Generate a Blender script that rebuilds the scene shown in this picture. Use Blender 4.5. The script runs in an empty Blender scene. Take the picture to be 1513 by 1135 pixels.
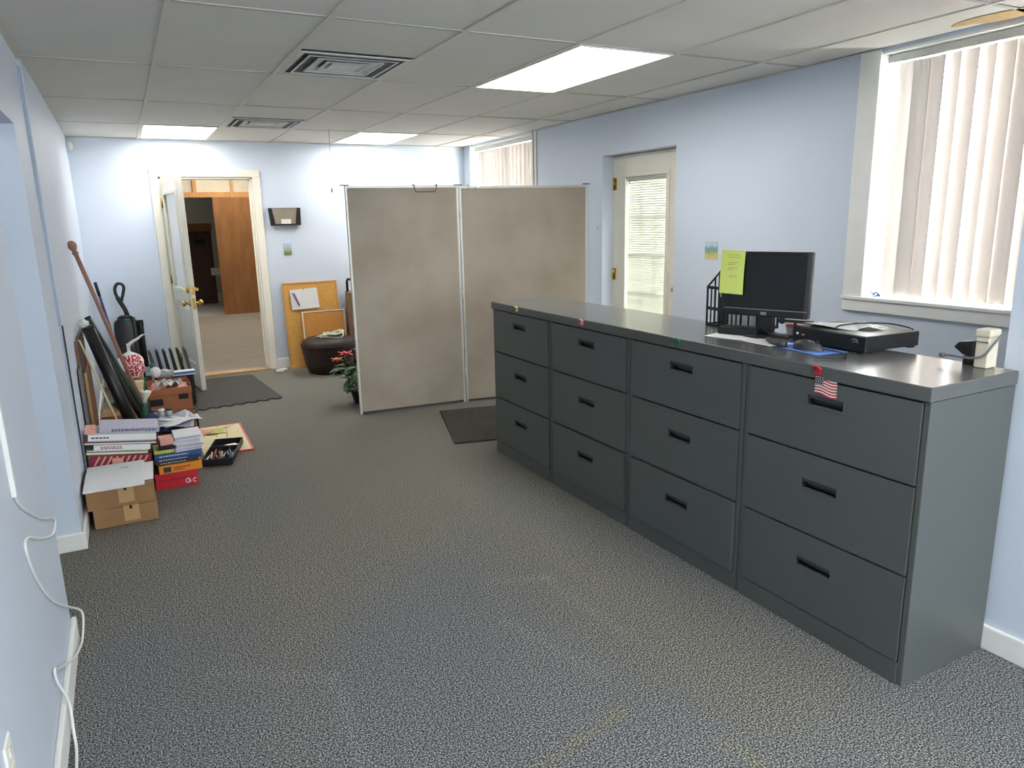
import bpy, bmesh, math, random
from mathutils import Vector, Matrix, Euler
R=random.Random(7)
PI=math.pi
D=bpy.data
COL=bpy.context.scene.collection
sc=bpy.context.scene

# ------------------------------------------------------------------ camera
F=1073.55; YAW,PITCH,ROLL=0.4824,0.2233,-0.0232; EYE=1.4963
HC=2.304
cy_,sy_=math.cos(YAW),math.sin(YAW); cp_,sp_=math.cos(PITCH),math.sin(PITCH)
fwd=Vector((sy_*cp_,cy_*cp_,-sp_)); rt=Vector((cy_,-sy_,0)); up=rt.cross(fwd)
r2=rt*math.cos(ROLL)+up*math.sin(ROLL); u2=-rt*math.sin(ROLL)+up*math.cos(ROLL)
cam=D.objects.new('camera',D.cameras.new('camera')); COL.objects.link(cam)
cam.data.sensor_fit='HORIZONTAL'; cam.data.sensor_width=36; cam.data.lens=F*36/1513
cam.data.clip_start=.02; cam.data.clip_end=200
cam.matrix_world=Matrix(((r2.x,u2.x,-fwd.x,0),(r2.y,u2.y,-fwd.y,0),(r2.z,u2.z,-fwd.z,EYE),(0,0,0,1)))
sc.camera=cam

# ------------------------------------------------------------------ light and exposure
YN_=-3.0; SKY=11.5; TROFFER=3.8; EXPO=2.0
w=D.worlds.new('sky'); sc.world=w; w.use_nodes=True
bg=w.node_tree.nodes['Background']; bg.inputs[0].default_value=(.95,.97,1.0,1); bg.inputs[1].default_value=SKY
sc.view_settings.view_transform='Standard'; sc.view_settings.look='None'
sc.view_settings.exposure=EXPO; sc.view_settings.gamma=1; sc.view_settings.use_curve_mapping=False
def portal(y0,y1,z0,z1,x):
    l=D.lights.new('window_portal','AREA'); l.shape='RECTANGLE'; l.size=y1-y0; l.size_y=z1-z0
    o=D.objects.new('window_portal',l); COL.objects.link(o); o.location=(x,(y0+y1)/2,(z0+z1)/2)
    o.rotation_euler=(PI/2,0,PI/2)          # faces -x
    l.cycles.is_portal=True
lf=D.lights.new('window_portal','AREA'); lf.shape='RECTANGLE'; lf.size=1.0; lf.size_y=1.15; lf.cycles.is_portal=True
of=D.objects.new('window_portal',lf); COL.objects.link(of); of.location=(1.95,YN_-.16,1.575); of.rotation_euler=(PI/2,0,0)  # portal of the added, unseen window behind the camera
portal(1.45,2.66,1.03,2.30,3.80); portal(6.25,7.71,1.0,2.30,3.80); portal(4.45,5.0,.3,1.83,3.80)

# ------------------------------------------------------------------ materials
def lin(c):
    c/=255.; return c/12.92 if c<=.04045 else ((c+.055)/1.055)**2.4
def S(r,g,b): return (lin(r),lin(g),lin(b),1)
def new_mat(name):
    m=D.materials.new(name); m.use_nodes=True; nt=m.node_tree
    return m,nt,nt.nodes['Principled BSDF']
def mat(name,c,rough=.6,metal=0,var=.06,scale=12,bump=0,bscale=80,spec=.5,emit=0,stretch=None,coat=0):
    m,nt,b=new_mat(name); N=nt.nodes; L=nt.links
    b.inputs['Roughness'].default_value=rough; b.inputs['Metallic'].default_value=metal
    b.inputs['Specular IOR Level'].default_value=spec
    if coat: b.inputs['Coat Weight'].default_value=coat
    tc=N.new('ShaderNodeTexCoord'); src=tc.outputs['Object']
    if stretch:
        mp=N.new('ShaderNodeMapping'); mp.inputs['Scale'].default_value=stretch; L.new(src,mp.inputs[0]); src=mp.outputs[0]
    n=N.new('ShaderNodeTexNoise'); n.inputs['Scale'].default_value=scale; n.inputs['Detail'].default_value=4
    L.new(src,n.inputs['Vector'])
    r=N.new('ShaderNodeValToRGB'); r.color_ramp.elements[0].position=.3; r.color_ramp.elements[1].position=.7
    r.color_ramp.elements[0].color=tuple(max(0,x*(1-var)) for x in c[:3])+(1,)
    r.color_ramp.elements[1].color=tuple(min(1,x*(1+var)) for x in c[:3])+(1,)
    L.new(n.outputs[0],r.inputs[0]); L.new(r.outputs[0],b.inputs['Base Color'])
    if bump:
        n2=N.new('ShaderNodeTexNoise'); n2.inputs['Scale'].default_value=bscale; n2.inputs['Detail'].default_value=3
        L.new(src,n2.inputs['Vector'])
        bp=N.new('ShaderNodeBump'); bp.inputs['Strength'].default_value=bump; bp.inputs['Distance'].default_value=.01
        L.new(n2.outputs[0],bp.inputs['Height']); L.new(bp.outputs[0],b.inputs['Normal'])
    if emit:
        b.inputs['Emission Color'].default_value=c; b.inputs['Emission Strength'].default_value=emit
    return m
M={}
M['wall']=mat('pale_blue_paint',S(213,223,236),.5,var=.02,scale=2,bump=.05,bscale=60)
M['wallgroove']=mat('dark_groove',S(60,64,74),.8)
M['groove_shade']=mat('blue_grey_groove_shade',S(176,190,212),.6,var=.03)  # deeper blue than the wall, painted as the shadow by the groove
M['white']=mat('white_trim_paint',S(243,243,238),.45,var=.02)
M['oldwhite']=mat('aged_white_paint',S(236,232,216),.45,var=.03,scale=5)
M['tile']=mat('ceiling_tile_face',S(228,225,217),.9,var=.02,scale=3,bump=.15,bscale=250)
M['grid']=mat('ceiling_grid_metal',S(226,222,208),.7,var=.02)
M['tee']=mat('cross_tee_metal',S(196,194,184),.7,var=.02)
M['vent']=mat('vent_enamel',S(216,217,212),.5,var=.1,scale=20)
M['ventdark']=mat('vent_soot',S(112,116,117),.8,var=.3,scale=14)
M['cab']=mat('charcoal_enamel',S(86,91,89),.38,var=.03,scale=300,bump=.03,bscale=600,spec=.5)
M['cabtop']=mat('charcoal_enamel_top',S(92,94,92),.22,var=.06,scale=4,spec=.6,bump=.01,bscale=12)
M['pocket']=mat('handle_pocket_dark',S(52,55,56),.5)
M['brass']=mat('brass',S(200,165,90),.25,1,var=.1,scale=40)
M['steel']=mat('brushed_steel',S(170,170,168),.3,1,var=.05)
M['alu']=mat('pale_aluminium',S(205,205,198),.4,.3,var=.03)
M['black']=mat('black_plastic',S(26,26,28),.4,var=.1)
M['blackmatte']=mat('matte_black',S(22,22,23),.7,var=.1)
M['screen']=mat('dark_screen',S(20,20,21),.25,var=.03)
M['darkgrey']=mat('dark_grey_plastic',S(60,60,62),.4)
M['beige']=mat('beige_plastic',S(222,214,192),.5,var=.03)
M['card']=mat('brown_cardboard',S(160,122,82),.85,var=.07,scale=9,bump=.1,bscale=90)
M['card2']=mat('reddish_cardboard',S(168,108,74),.85,var=.12,scale=9)
M['tape']=mat('packing_tape',S(196,160,112),.35,var=.03)
M['paper']=mat('white_paper',S(232,232,230),.7,var=.02)
M['yellow']=mat('yellow_green_paper',S(216,228,120),.7,var=.03)
M['blue']=mat('blue_sheet',S(90,130,205),.6)
M['navy']=mat('navy_cloth',S(62,66,110),.9,var=.2,scale=20)
M['red']=mat('red_print',S(196,30,44),.45,var=.06)
M['darkred']=mat('dark_red_print',S(130,28,50),.5,var=.2,scale=30)
M['orange']=mat('orange_print',S(232,138,30),.45)
M['green']=mat('green_plastic',S(30,110,80),.45)
M['salmon']=mat('salmon_paper',S(226,160,144),.7)
M['ink']=mat('printed_ink',S(50,48,70),.7)
M['purpleink']=mat('purple_ink',S(150,60,120),.7)
M['redink']=mat('red_ink',S(190,60,70),.7)
M['lilac']=mat('lilac_cover',S(186,184,202),.6,var=.1,scale=60)
M['tealbook']=mat('teal_blue_cover',S(40,90,140),.5,var=.3,scale=12)
M['darkgreen']=mat('dark_green_cover',S(36,58,44),.5,var=.2)
M['lime']=mat('lime_cover',S(190,196,96),.6,var=.2,scale=20)
M['brownmag']=mat('red_brown_cover',S(120,60,48),.5,var=.4,scale=30)
M['wood']=mat('stained_wood',S(120,84,56),.5,var=.25,scale=6,stretch=(1,1,8))
M['darkwood']=mat('dark_brown_board',S(70,44,30),.5,var=.3,scale=10)
M['pole']=mat('reddish_pole_wood',S(160,118,100),.5,var=.1,scale=6)
M['pine']=mat('pine_lumber',S(198,146,88),.6,var=.15,scale=8,stretch=(6,6,1))
M['ply']=mat('orange_plywood',S(150,102,58),.6,var=.2,scale=3,stretch=(3,3,.7))
M['cork']=mat('cork',S(216,164,84),.85,var=.12,scale=60)
M['cork2']=mat('cork_orange',S(214,150,76),.85,var=.1,scale=60)
M['corkframe']=mat('oak_frame',S(205,150,80),.5,var=.1)
M['brownseat']=mat('dark_brown_leather',S(52,34,28),.55,var=.15,scale=30,bump=.1)
M['rope']=mat('pale_green_cord',S(206,214,190),.7,var=.1)
M['leaf']=mat('silver_green_leaf',S(84,112,74),.55,var=.3,scale=25)
M['flower']=mat('red_petal',S(214,50,50),.6,var=.2,scale=30)
M['flower2']=mat('orange_petal',S(222,110,70),.6,var=.2,scale=30)
M['suit']=mat('brown_suitcase',S(128,104,84),.7,var=.1)
M['mat']=mat('dark_foam_mat',S(72,70,66),.9,var=.15,scale=60,bump=.4,bscale=200)
M['mat2']=mat('dark_brown_mat',S(62,57,52),.95,var=.25,scale=25,bump=.4,bscale=200)
M['cable']=mat('white_cable',S(240,242,236),.5)
M['greycable']=mat('grey_cable',S(110,112,112),.5)
M['cream']=mat('cream_board',S(222,208,160),.6,var=.06)
M['glassgrey']=mat('smoked_plastic',S(150,140,122),.35,var=.08,scale=10)
M['stain']=mat('brown_water_stain',S(200,170,120),.9,var=.12,scale=20)
M['bfloor']=mat('grey_vinyl_floor',S(150,142,128),.6,var=.06,scale=4)
M['bwall']=mat('cream_drywall',S(206,200,180),.8,var=.03)
M['storewall']=mat('grey_drywall',S(170,168,160),.8,var=.05)
M['darkbrown']=mat('dark_brown_cabinet',S(70,48,38),.6,var=.2)
M['threshold']=mat('worn_wood_threshold',S(186,150,100),.5,var=.2,scale=20)
M['silver']=mat('crinkled_foil_grey',S(170,174,176),.35,.2,var=.3,scale=40)

def m_emit(name,c,s):
    m=D.materials.new(name); m.use_nodes=True; nt=m.node_tree; nt.nodes.clear()
    e=nt.nodes.new('ShaderNodeEmission'); e.inputs[0].default_value=c; e.inputs[1].default_value=s
    o=nt.nodes.new('ShaderNodeOutputMaterial'); nt.links.new(e.outputs[0],o.inputs[0]); return m
M['lens']=m_emit('lit_troffer_lens',(1.0,.965,.94,1),TROFFER)
def m_glass():
    m=D.materials.new('clear_window_glass'); m.use_nodes=True; nt=m.node_tree; nt.nodes.clear(); N=nt.nodes; L=nt.links
    t=N.new('ShaderNodeBsdfTransparent'); t.inputs[0].default_value=(.93,.95,.95,1)
    g=N.new('ShaderNodeBsdfGlossy'); g.inputs['Roughness'].default_value=.02
    lw=N.new('ShaderNodeLayerWeight'); lw.inputs[0].default_value=.5
    pw=N.new('ShaderNodeMath'); pw.operation='POWER'; pw.inputs[1].default_value=4; L.new(lw.outputs['Facing'],pw.inputs[0])
    f=N.new('ShaderNodeMath'); f.operation='MULTIPLY_ADD'; f.inputs[1].default_value=.5; f.inputs[2].default_value=.04; L.new(pw.outputs[0],f.inputs[0])
    x=N.new('ShaderNodeMixShader'); L.new(f.outputs[0],x.inputs[0]); L.new(t.outputs[0],x.inputs[1]); L.new(g.outputs[0],x.inputs[2])
    o=N.new('ShaderNodeOutputMaterial'); L.new(x.outputs[0],o.inputs[0]); return m
M['glass']=m_glass()
def m_vane(name,c,tr):
    m=D.materials.new(name); m.use_nodes=True; nt=m.node_tree; nt.nodes.clear(); N=nt.nodes; L=nt.links
    d=N.new('ShaderNodeBsdfDiffuse'); d.inputs[0].default_value=c
    t=N.new('ShaderNodeBsdfTranslucent'); t.inputs[0].default_value=tuple(x*.9 for x in c[:3])+(1,)
    nz=N.new('ShaderNodeTexNoise'); nz.inputs['Scale'].default_value=3
    x=N.new('ShaderNodeMixShader'); x.inputs[0].default_value=tr; L.new(d.outputs[0],x.inputs[1]); L.new(t.outputs[0],x.inputs[2])
    o=N.new('ShaderNodeOutputMaterial'); L.new(x.outputs[0],o.inputs[0]); return m
M['vane']=m_vane('translucent_vinyl_vane',S(216,206,198),.011)
M['slat']=m_vane('white_blind_slat',S(212,210,198),.010)
def m_fabric():
    m,nt,b=new_mat('taupe_woven_fabric'); N=nt.nodes; L=nt.links
    tc=N.new('ShaderNodeTexCoord')
    n=N.new('ShaderNodeTexNoise'); n.inputs['Scale'].default_value=2.2; n.inputs['Detail'].default_value=5; L.new(tc.outputs['Object'],n.inputs[0])
    n2=N.new('ShaderNodeTexNoise'); n2.inputs['Scale'].default_value=260; L.new(tc.outputs['Object'],n2.inputs[0])
    r=N.new('ShaderNodeValToRGB'); r.color_ramp.elements[0].position=.35; r.color_ramp.elements[1].position=.62
    r.color_ramp.elements[0].color=S(164,153,138); r.color_ramp.elements[1].color=S(178,168,154); L.new(n.outputs[0],r.inputs[0])
    mx=N.new('ShaderNodeMixRGB'); mx.blend_type='MULTIPLY'; mx.inputs[0].default_value=.12
    L.new(r.outputs[0],mx.inputs[1]); L.new(n2.outputs[0],mx.inputs[2])
    bp=N.new('ShaderNodeBump'); bp.inputs['Strength'].default_value=.2; bp.inputs['Distance'].default_value=.003; L.new(n2.outputs[0],bp.inputs['Height'])
    L.new(mx.outputs[0],b.inputs['Base Color']); L.new(bp.outputs[0],b.inputs['Normal']); b.inputs['Roughness'].default_value=.95
    b.inputs['Specular IOR Level'].default_value=.1
    return m
M['fabric']=m_fabric()
def m_carpet():
    m,nt,b=new_mat('speckled_loop_carpet'); N=nt.nodes; L=nt.links
    tc=N.new('ShaderNodeTexCoord')
    n=N.new('ShaderNodeTexNoise'); n.inputs['Scale'].default_value=190; n.inputs['Detail'].default_value=1.5; n.inputs['Roughness'].default_value=.8; L.new(tc.outputs['Object'],n.inputs[0])
    r=N.new('ShaderNodeValToRGB'); e=r.color_ramp.elements
    e[0].position=.38; e[0].color=S(42,43,42); e[1].position=.63; e[1].color=S(184,184,180)
    x=e.new(.5); x.color=S(100,101,100); L.new(n.outputs[0],r.inputs[0])
    at=N.new('ShaderNodeAttribute'); at.attribute_name='wear'
    mx=N.new('ShaderNodeMixRGB'); mx.blend_type='MULTIPLY'; mx.inputs[0].default_value=1
    L.new(r.outputs[0],mx.inputs[1]); L.new(at.outputs['Color'],mx.inputs[2])
    L.new(mx.outputs[0],b.inputs['Base Color'])
    bp=N.new('ShaderNodeBump'); bp.inputs['Strength'].default_value=.15; bp.inputs['Distance'].default_value=.002; L.new(n.outputs[0],bp.inputs['Height'])
    L.new(bp.outputs[0],b.inputs['Normal']); b.inputs['Roughness'].default_value=1; b.inputs['Specular IOR Level'].default_value=.05
    return m
M['carpet']=m_carpet()

# ------------------------------------------------------------------ builders
def rotm(rx=0,ry=0,rz=0): return Euler((rx,ry,rz)).to_matrix().to_4x4()
class MB:
    def __init__(s): s.bm=bmesh.new(); s.mi=0
    def _add(s,vs,fs,smooth=False):
        v=[s.bm.verts.new(p) for p in vs]
        for f in fs:
            try:
                q=s.bm.faces.new([v[i] for i in f]); q.material_index=s.mi; q.smooth=smooth
            except ValueError: pass
        return s
    def box(s,x0,x1,y0,y1,z0,z1,T=None):
        vs=[Vector((x,y,z)) for z in (z0,z1) for y in (y0,y1) for x in (x0,x1)]
        if T is not None: vs=[T@v for v in vs]
        return s._add(vs,[(0,2,3,1),(4,5,7,6),(0,1,5,4),(2,6,7,3),(0,4,6,2),(1,3,7,5)])
    def cyl(s,p0,p1,r0,r1=None,n=16,cap=True):
        r1=r0 if r1 is None else r1; p0=Vector(p0); p1=Vector(p1); d=(p1-p0).normalized()
        a=d.orthogonal().normalized(); b=d.cross(a)
        vs=[p+(a*math.cos(2*PI*i/n)+b*math.sin(2*PI*i/n))*r for p,r in ((p0,r0),(p1,r1)) for i in range(n)]
        s._add(vs,[(i,(i+1)%n,n+(i+1)%n,n+i) for i in range(n)],True)
        if cap:
            v=s.bm.verts[:]; v=v[-2*n:]
            s.bm.verts.ensure_lookup_table()
            for g in (v[:n][::-1],v[n:]):
                f=s.bm.faces.new(g); f.material_index=s.mi
        return s
    def tube(s,pts,r,n=8,sub=6,closed=False):
        P=[Vector(p) for p in pts]
        if sub>1 and len(P)>2:
            Q=[]; m=len(P)
            rng=range(m if closed else m-1)
            for i in rng:
                if closed: a,b,c,d=P[(i-1)%m],P[i],P[(i+1)%m],P[(i+2)%m]
                else: a,b,c,d=P[max(i-1,0)],P[i],P[i+1],P[min(i+2,m-1)]
                for k in range(sub):
                    t=k/sub; Q.append(.5*((2*b)+(c-a)*t+(2*a-5*b+4*c-d)*t*t+(3*b-a-3*c+d)*t**3))
            if not closed: Q.append(P[-1])
            P=Q
        m=len(P); up_=None; vs=[]
        for i,p in enumerate(P):
            if closed: t=(P[(i+1)%m]-P[i-1]).normalized()
            else: t=(P[min(i+1,m-1)]-P[max(i-1,0)]).normalized()
            if up_ is None: up_=t.orthogonal().normalized()
            up_=(up_-t*up_.dot(t)).normalized(); b=t.cross(up_)
            rr=r(i/(m-1)) if callable(r) else r
            vs+=[p+(up_*math.cos(2*PI*k/n)+b*math.sin(2*PI*k/n))*rr for k in range(n)]
        fs=[]
        for i in range(m if closed else m-1):
            j=(i+1)%m
            fs+=[(i*n+k,i*n+(k+1)%n,j*n+(k+1)%n,j*n+k) for k in range(n)]
        s._add(vs,fs,True)
        if not closed: 
            v=s.bm.verts[:][-m*n:]
            for g in (v[:n][::-1],v[-n:]):
                f=s.bm.faces.new(g); f.material_index=s.mi
        return s
    def lathe(s,prof,c=(0,0,0),n=24,T=None,sx=1,sy=1):
        c=Vector(c); vs=[]
        for r,z in prof:
            for k in range(n): 
                v=Vector((r*math.cos(2*PI*k/n)*sx,r*math.sin(2*PI*k/n)*sy,z))
                if T is not None: v=T@v
                vs.append(v+c)
        fs=[(i*n+k,i*n+(k+1)%n,(i+1)*n+(k+1)%n,(i+1)*n+k) for i in range(len(prof)-1) for k in range(n)]
        s._add(vs,fs,True)
        v=s.bm.verts[:][-len(prof)*n:]
        for g,(r,z) in ((v[:n][::-1],prof[0]),(v[-n:],prof[-1])):
            if r>1e-4:
                f=s.bm.faces.new(g); f.material_index=s.mi
        return s
    def prism(s,poly,z0,z1,T=None):
        n=len(poly); vs=[Vector((x,y,z)) for z in (z0,z1) for x,y in poly]
        if T is not None: vs=[T@v for v in vs]
        return s._add(vs,[tuple(range(n))[::-1],tuple(range(n,2*n))]+[(i,(i+1)%n,n+(i+1)%n,n+i) for i in range(n)])
    def sheet(s,fn,nu,nv,th=0):
        vs=[Vector(fn(i/nu,j/nv)) for j in range(nv+1) for i in range(nu+1)]
        fs=[(j*(nu+1)+i,j*(nu+1)+i+1,(j+1)*(nu+1)+i+1,(j+1)*(nu+1)+i) for j in range(nv) for i in range(nu)]
        s._add(vs,fs,True)
        return s
    def ball(s,c,r,n=12,sq=(1,1,1),noise=0):
        prof=[]; m=n//2+1
        vs=[];c=Vector(c)
        bm2=bmesh.new(); bmesh.ops.create_icosphere(bm2,subdivisions=3 if noise else 2,radius=1)
        for v in bm2.verts:
            p=v.co.copy(); k=1+noise*(math.sin(p.x*7+c.x*30)*math.cos(p.y*6+c.y*20)+.6*math.sin(p.z*9+p.x*5))
            vs.append(c+Vector((p.x*sq[0],p.y*sq[1],p.z*sq[2]))*r*k)
        s._add(vs,[tuple(v.index for v in f.verts) for f in bm2.faces],True); bm2.free(); return s
def mats_of(m): return [M[k] if isinstance(k,str) else k for k in (m if isinstance(m,(list,tuple)) else [m])]
def root_mw(p):
    mw=Matrix()
    ch=[]
    while p is not None: ch.append(p); p=p.parent
    for q in reversed(ch): mw=mw@q.matrix_basis
    return mw
def build(mb,name,m,parent=None,world=True,bevel=0,seg=2):
    """mesh given in world coordinates (world) or in the parent's own frame"""
    me=D.meshes.new(name); bm=mb.bm
    o=D.objects.new(name,me)
    bmesh.ops.recalc_face_normals(bm,faces=bm.faces)
    if parent is None:
        xs=[v.co for v in bm.verts]
        c=Vector(((min(v.x for v in xs)+max(v.x for v in xs))/2,(min(v.y for v in xs)+max(v.y for v in xs))/2,min(v.z for v in xs)))
        bmesh.ops.translate(bm,verts=bm.verts,vec=-c); o.location=c
    elif world:
        bmesh.ops.transform(bm,matrix=root_mw(parent).inverted(),verts=bm.verts)
    bm.to_mesh(me); bm.free()
    for x in mats_of(m): me.materials.append(x)
    COL.objects.link(o)
    if parent is not None: o.parent=parent
    if bevel:
        b=o.modifiers.new('bevel','BEVEL'); b.width=bevel; b.segments=seg; b.limit_method='ANGLE'; b.angle_limit=math.radians(40)
    return o
def tag(o,label=None,cat=None,group=None,kind=None):
    if label: o['label']=label
    if cat: o['category']=cat
    if group: o['group']=group
    if kind: o['kind']=kind
    return o
def thing(name,label,cat,loc=(0,0,0),rz=0,group=None,rx=0,ry=0):
    o=D.objects.new(name,None); o.empty_display_size=.05; COL.objects.link(o); o.location=loc; o.rotation_euler=(rx,ry,rz)
    return tag(o,label,cat,group)
def struct(mb,name,m,parent=None,label=None,bevel=0):
    o=build(mb,name,m,parent,bevel=bevel)
    if parent is None: o['kind']='structure'
    if label: o['label']=label
    return o
def B(*a,**k): return MB().box(*a,**k)

# ------------------------------------------------------------------ room shell
XL=-.333; XR=3.583; YB=7.9; YN=-3.0
# floor, a fine grid so that wear can be stored per vertex
def seg_d(p,a,b):
    ax,ay=a;bx,by=b;px,py=p;dx,dy=bx-ax,by-ay
    t=max(0,min(1,((px-ax)*dx+(py-ay)*dy)/(dx*dx+dy*dy))); return math.hypot(px-ax-t*dx,py-ay-t*dy)
def sm(a,b,x):
    t=max(0,min(1,(x-a)/(b-a))); return t*t*(3-2*t)
from mathutils import noise as mn
SCUFF=[]   # filled from floor positions measured on the photograph
YLINES=[((.85,1.52),(1.20,1.60)),((1.37,1.35),(1.40,1.16)),((.72,1.46),(.86,1.52))]
PLINES=[((.10,2.45),(.45,2.22)),((.45,2.22),(.43,1.75)),((1.12,2.25),(1.25,1.78)),((1.42,2.48),(1.47,1.90)),((1.20,2.55),(1.45,2.45))]
def wear(x,y):
    v=mn.noise(Vector((x*1.3,y*.8,3)))*.5+mn.noise(Vector((x*3.1,y*2.3,7)))*.25
    near=1-sm(1.9,3.6,y)
    brown=sm(-.25,.35,v+.42*sm(2.4,4.2,y)-.22*near)
    # aisle in front of the cabinets is worn brownish
    a=math.exp(-((x-(1.62-.10*(y-2)))/.33)**2)*sm(1.0,1.5,y); brown=max(brown,a*.8)
    # clean bluish rectangle where a desk stood
    if y<1.62 and .95<x<1.42: brown*=.15
    c0=(.97,.99,1.03); c1=(1.04,.99,.87)
    c=[c0[i]*(1-brown)+c1[i]*brown for i in range(3)]
    k=1+.10*v
    for a,b in YLINES:
        d=seg_d((x,y),a,b); f=math.exp(-(d/.016)**2)*(.55+.5*mn.noise(Vector((x*20,y*20,1))))
        c=[c[0]*(1+.35*f),c[1]*(1+.25*f),c[2]*(1-.25*f)]
    for a,b in PLINES:
        d=seg_d((x,y),a,b); f=math.exp(-(d/.02)**2); k*=1+.14*f
    return (c[0]*k,c[1]*k,c[2]*k,1)
def make_floor():
    x0,x1,y0,y1=-1.35,3.80,YN,YB+.02; n,mm=int((x1-x0)/.03),int((y1-y0)/.03)
    vs=[];cs=[]
    for j in range(mm+1):
        for i in range(n+1):
            x=x0+(x1-x0)*i/n;y=y0+(y1-y0)*j/mm; vs.append((x,y,0)); cs.append(wear(x,y) if y>.5 else (1,1,1,1))
    fs=[(j*(n+1)+i,j*(n+1)+i+1,(j+1)*(n+1)+i+1,(j+1)*(n+1)+i) for j in range(mm) for i in range(n)]
    me=D.meshes.new('floor'); me.from_pydata(vs,[],fs); me.materials.append(M['carpet'])
    at=me.color_attributes.new('wear','FLOAT_COLOR','POINT')
    at.data.foreach_set('color',[q for c in cs for q in c])
    o=D.objects.new('floor',me); COL.objects.link(o); tag(o,'worn grey speckled carpet',kind='structure')
make_floor()

JY=3.83; OPZ=1.935; GY=4.40
wl=struct(MB().box(XL-.15,XL,YN,2.92,0,HC+.05).box(XL-.15,XL,2.92,JY,OPZ,HC+.05).box(-1.3,XL,JY,GY-.008,0,HC+.05),'wall_left','wall')
struct(B(XL-.15,XL+.017,GY+.006,YB+.1,0,HC+.05),'panel',"wall",wl,'far length of the left wall, proud of the rest')
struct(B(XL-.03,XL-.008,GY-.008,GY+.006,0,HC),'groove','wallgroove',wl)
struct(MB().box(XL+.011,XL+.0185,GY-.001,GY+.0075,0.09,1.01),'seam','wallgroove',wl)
struct(MB().box(XL-.001,XL+.012,GY-.022,GY+.004,1.01,HC-.04),'groove_shade','groove_shade',wl,bevel=.003)  # thin strip coloured as the bluish shadow along the upper groove
struct(MB().box(-1.35,-1.3,2.6,JY+.1,0,HC).box(-1.3,XL-.15,2.72,2.92,0,HC),'wall_passage','wall')
# back wall with the doorway
DX0,DX1,DZ=.390,1.245,1.962
struct(MB().box(-1.3,DX0,YB,YB+.12,0,HC+.05).box(DX1,XR+.2,YB,YB+.12,0,HC+.05).box(DX0,DX1,YB,YB+.12,DZ,HC+.05),'wall_back','wall')
# right wall with two windows and a door recess
RW=.20
W1=(1.45,2.655,1.03); W2=(6.27,7.69,1.0); RD=(4.235,5.15,1.985)
mb=MB()
ys=[(1.303,W1[0],0,HC+.05),(W1[0],W1[1],0,W1[2]),(W1[1],RD[0],0,HC+.05),(RD[0],RD[1],RD[2],HC+.05),(RD[1],W2[0],0,HC+.05),(W2[0],W2[1],0,W2[2]),(W2[1],YB,0,HC+.05),
    (W1[0],W1[1],2.29,HC+.05),(W2[0],W2[1],2.29,HC+.05)]
for y0,y1,z0,z1 in ys: mb.box(XR,XR+RW,y0,y1,z0,z1)
struct(mb,'wall_right','wall')
struct(B(2.490,XR+RW,YN,1.303,0,HC+.05),'wall_near_right','wall')
struct(MB().box(-1.35,1.45,YN-.15,YN,0,HC+.05).box(2.45,XR+RW,YN-.15,YN,0,HC+.05).box(1.45,2.45,YN-.15,YN,0,1.0).box(1.45,2.45,YN-.15,YN,2.15,HC+.05),'wall_front','wall')
wf=struct(MB().box(1.45,1.5,YN-.13,YN-.08,1.0,2.15).box(2.40,2.45,YN-.13,YN-.08,1.0,2.15).box(1.5,2.40,YN-.13,YN-.08,1.0,1.05).box(1.5,2.40,YN-.13,YN-.08,2.10,2.15),'fill_window','white')  # unseen window, added behind the camera for daylight fill
build(B(1.5,2.40,YN-.108,YN-.102,1.05,2.10),'pane','glass',wf)
# baseboards
def board(name,x0,x1,y0,y1,h=.095): return struct(MB().box(x0,x1,y0,y1,0,h),name,'white',bevel=.006)
board('baseboard_left',XL,XL+.018,YN,2.935)
board('baseboard_left',XL-.5,XL+.018,JY-.018,JY,.088)
board('baseboard_left',XL,XL+.016,JY,GY-.01,.088)
board('baseboard_left',XL+.017,XL+.033,GY+.006,YB)
board('baseboard_back',-.30,.315,YB-.016,YB); board('baseboard_back',1.315,XR,YB-.016,YB,.105)
board('baseboard_right',XR-.016,XR,1.32,RD[0]); board('baseboard_right',XR-.016,XR,RD[1],YB)
board('baseboard_near_right',2.474,2.490,YN,1.303,.092)

# ceiling: grid of runners with every lay-in tile its own piece
GX=.2625; GW=.5964; GYo=3.146; GL=1.2192
ceil=struct(B(-1.35,XR+RW,YN-.15,YB+.12,HC+.05,HC+.1),'ceiling','tile')
tile_me={}
def tile(x0,x1,y0,y1):
    x0=max(x0,XL); x1=min(x1,XR+(.14 if W1[0]<(y0+y1)/2<W1[1] and False else 0)); y0=max(y0,YN); y1=min(y1,YB)
    if x1-x0<.04 or y1-y0<.04: return
    w_,l_=round(x1-x0-.016,3),round(y1-y0-.016,3)
    key=(w_,l_)
    if key not in tile_me:
        me=D.meshes.new('ceiling_tile'); bm=bmesh.new()
        mb=MB(); mb.box(-w_/2,w_/2,-l_/2,l_/2,0,.014); bmesh.ops.bevel(mb.bm,geom=[e for e in mb.bm.edges],offset=.002,segments=1,affect='EDGES')
        mb.bm.to_mesh(me); mb.bm.free(); bm.free(); me.materials.append(M['tile']); tile_me[key]=me
    o=D.objects.new('ceiling_tile',tile_me[key]); COL.objects.link(o); o.parent=ceil
    o.matrix_parent_inverse=Matrix(); 
    o.location=Vector(((x0+x1)/2,(y0+y1)/2,HC+.004+R.uniform(-.0015,.0015)))-ceil.location
    o.rotation_euler=(R.uniform(-.001,.001),R.uniform(-.002,.002),0)
cx=lambda k: GX+GW*k
cyy=lambda j: GYo+GL*j
SLOT={(0,3):'light',(3,3):'light',(3,0):'light',(1,0):'vent',(1,2):'ventfar',(1,-3):'light',(4,-3):'light',(1,-5):'light'}
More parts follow.
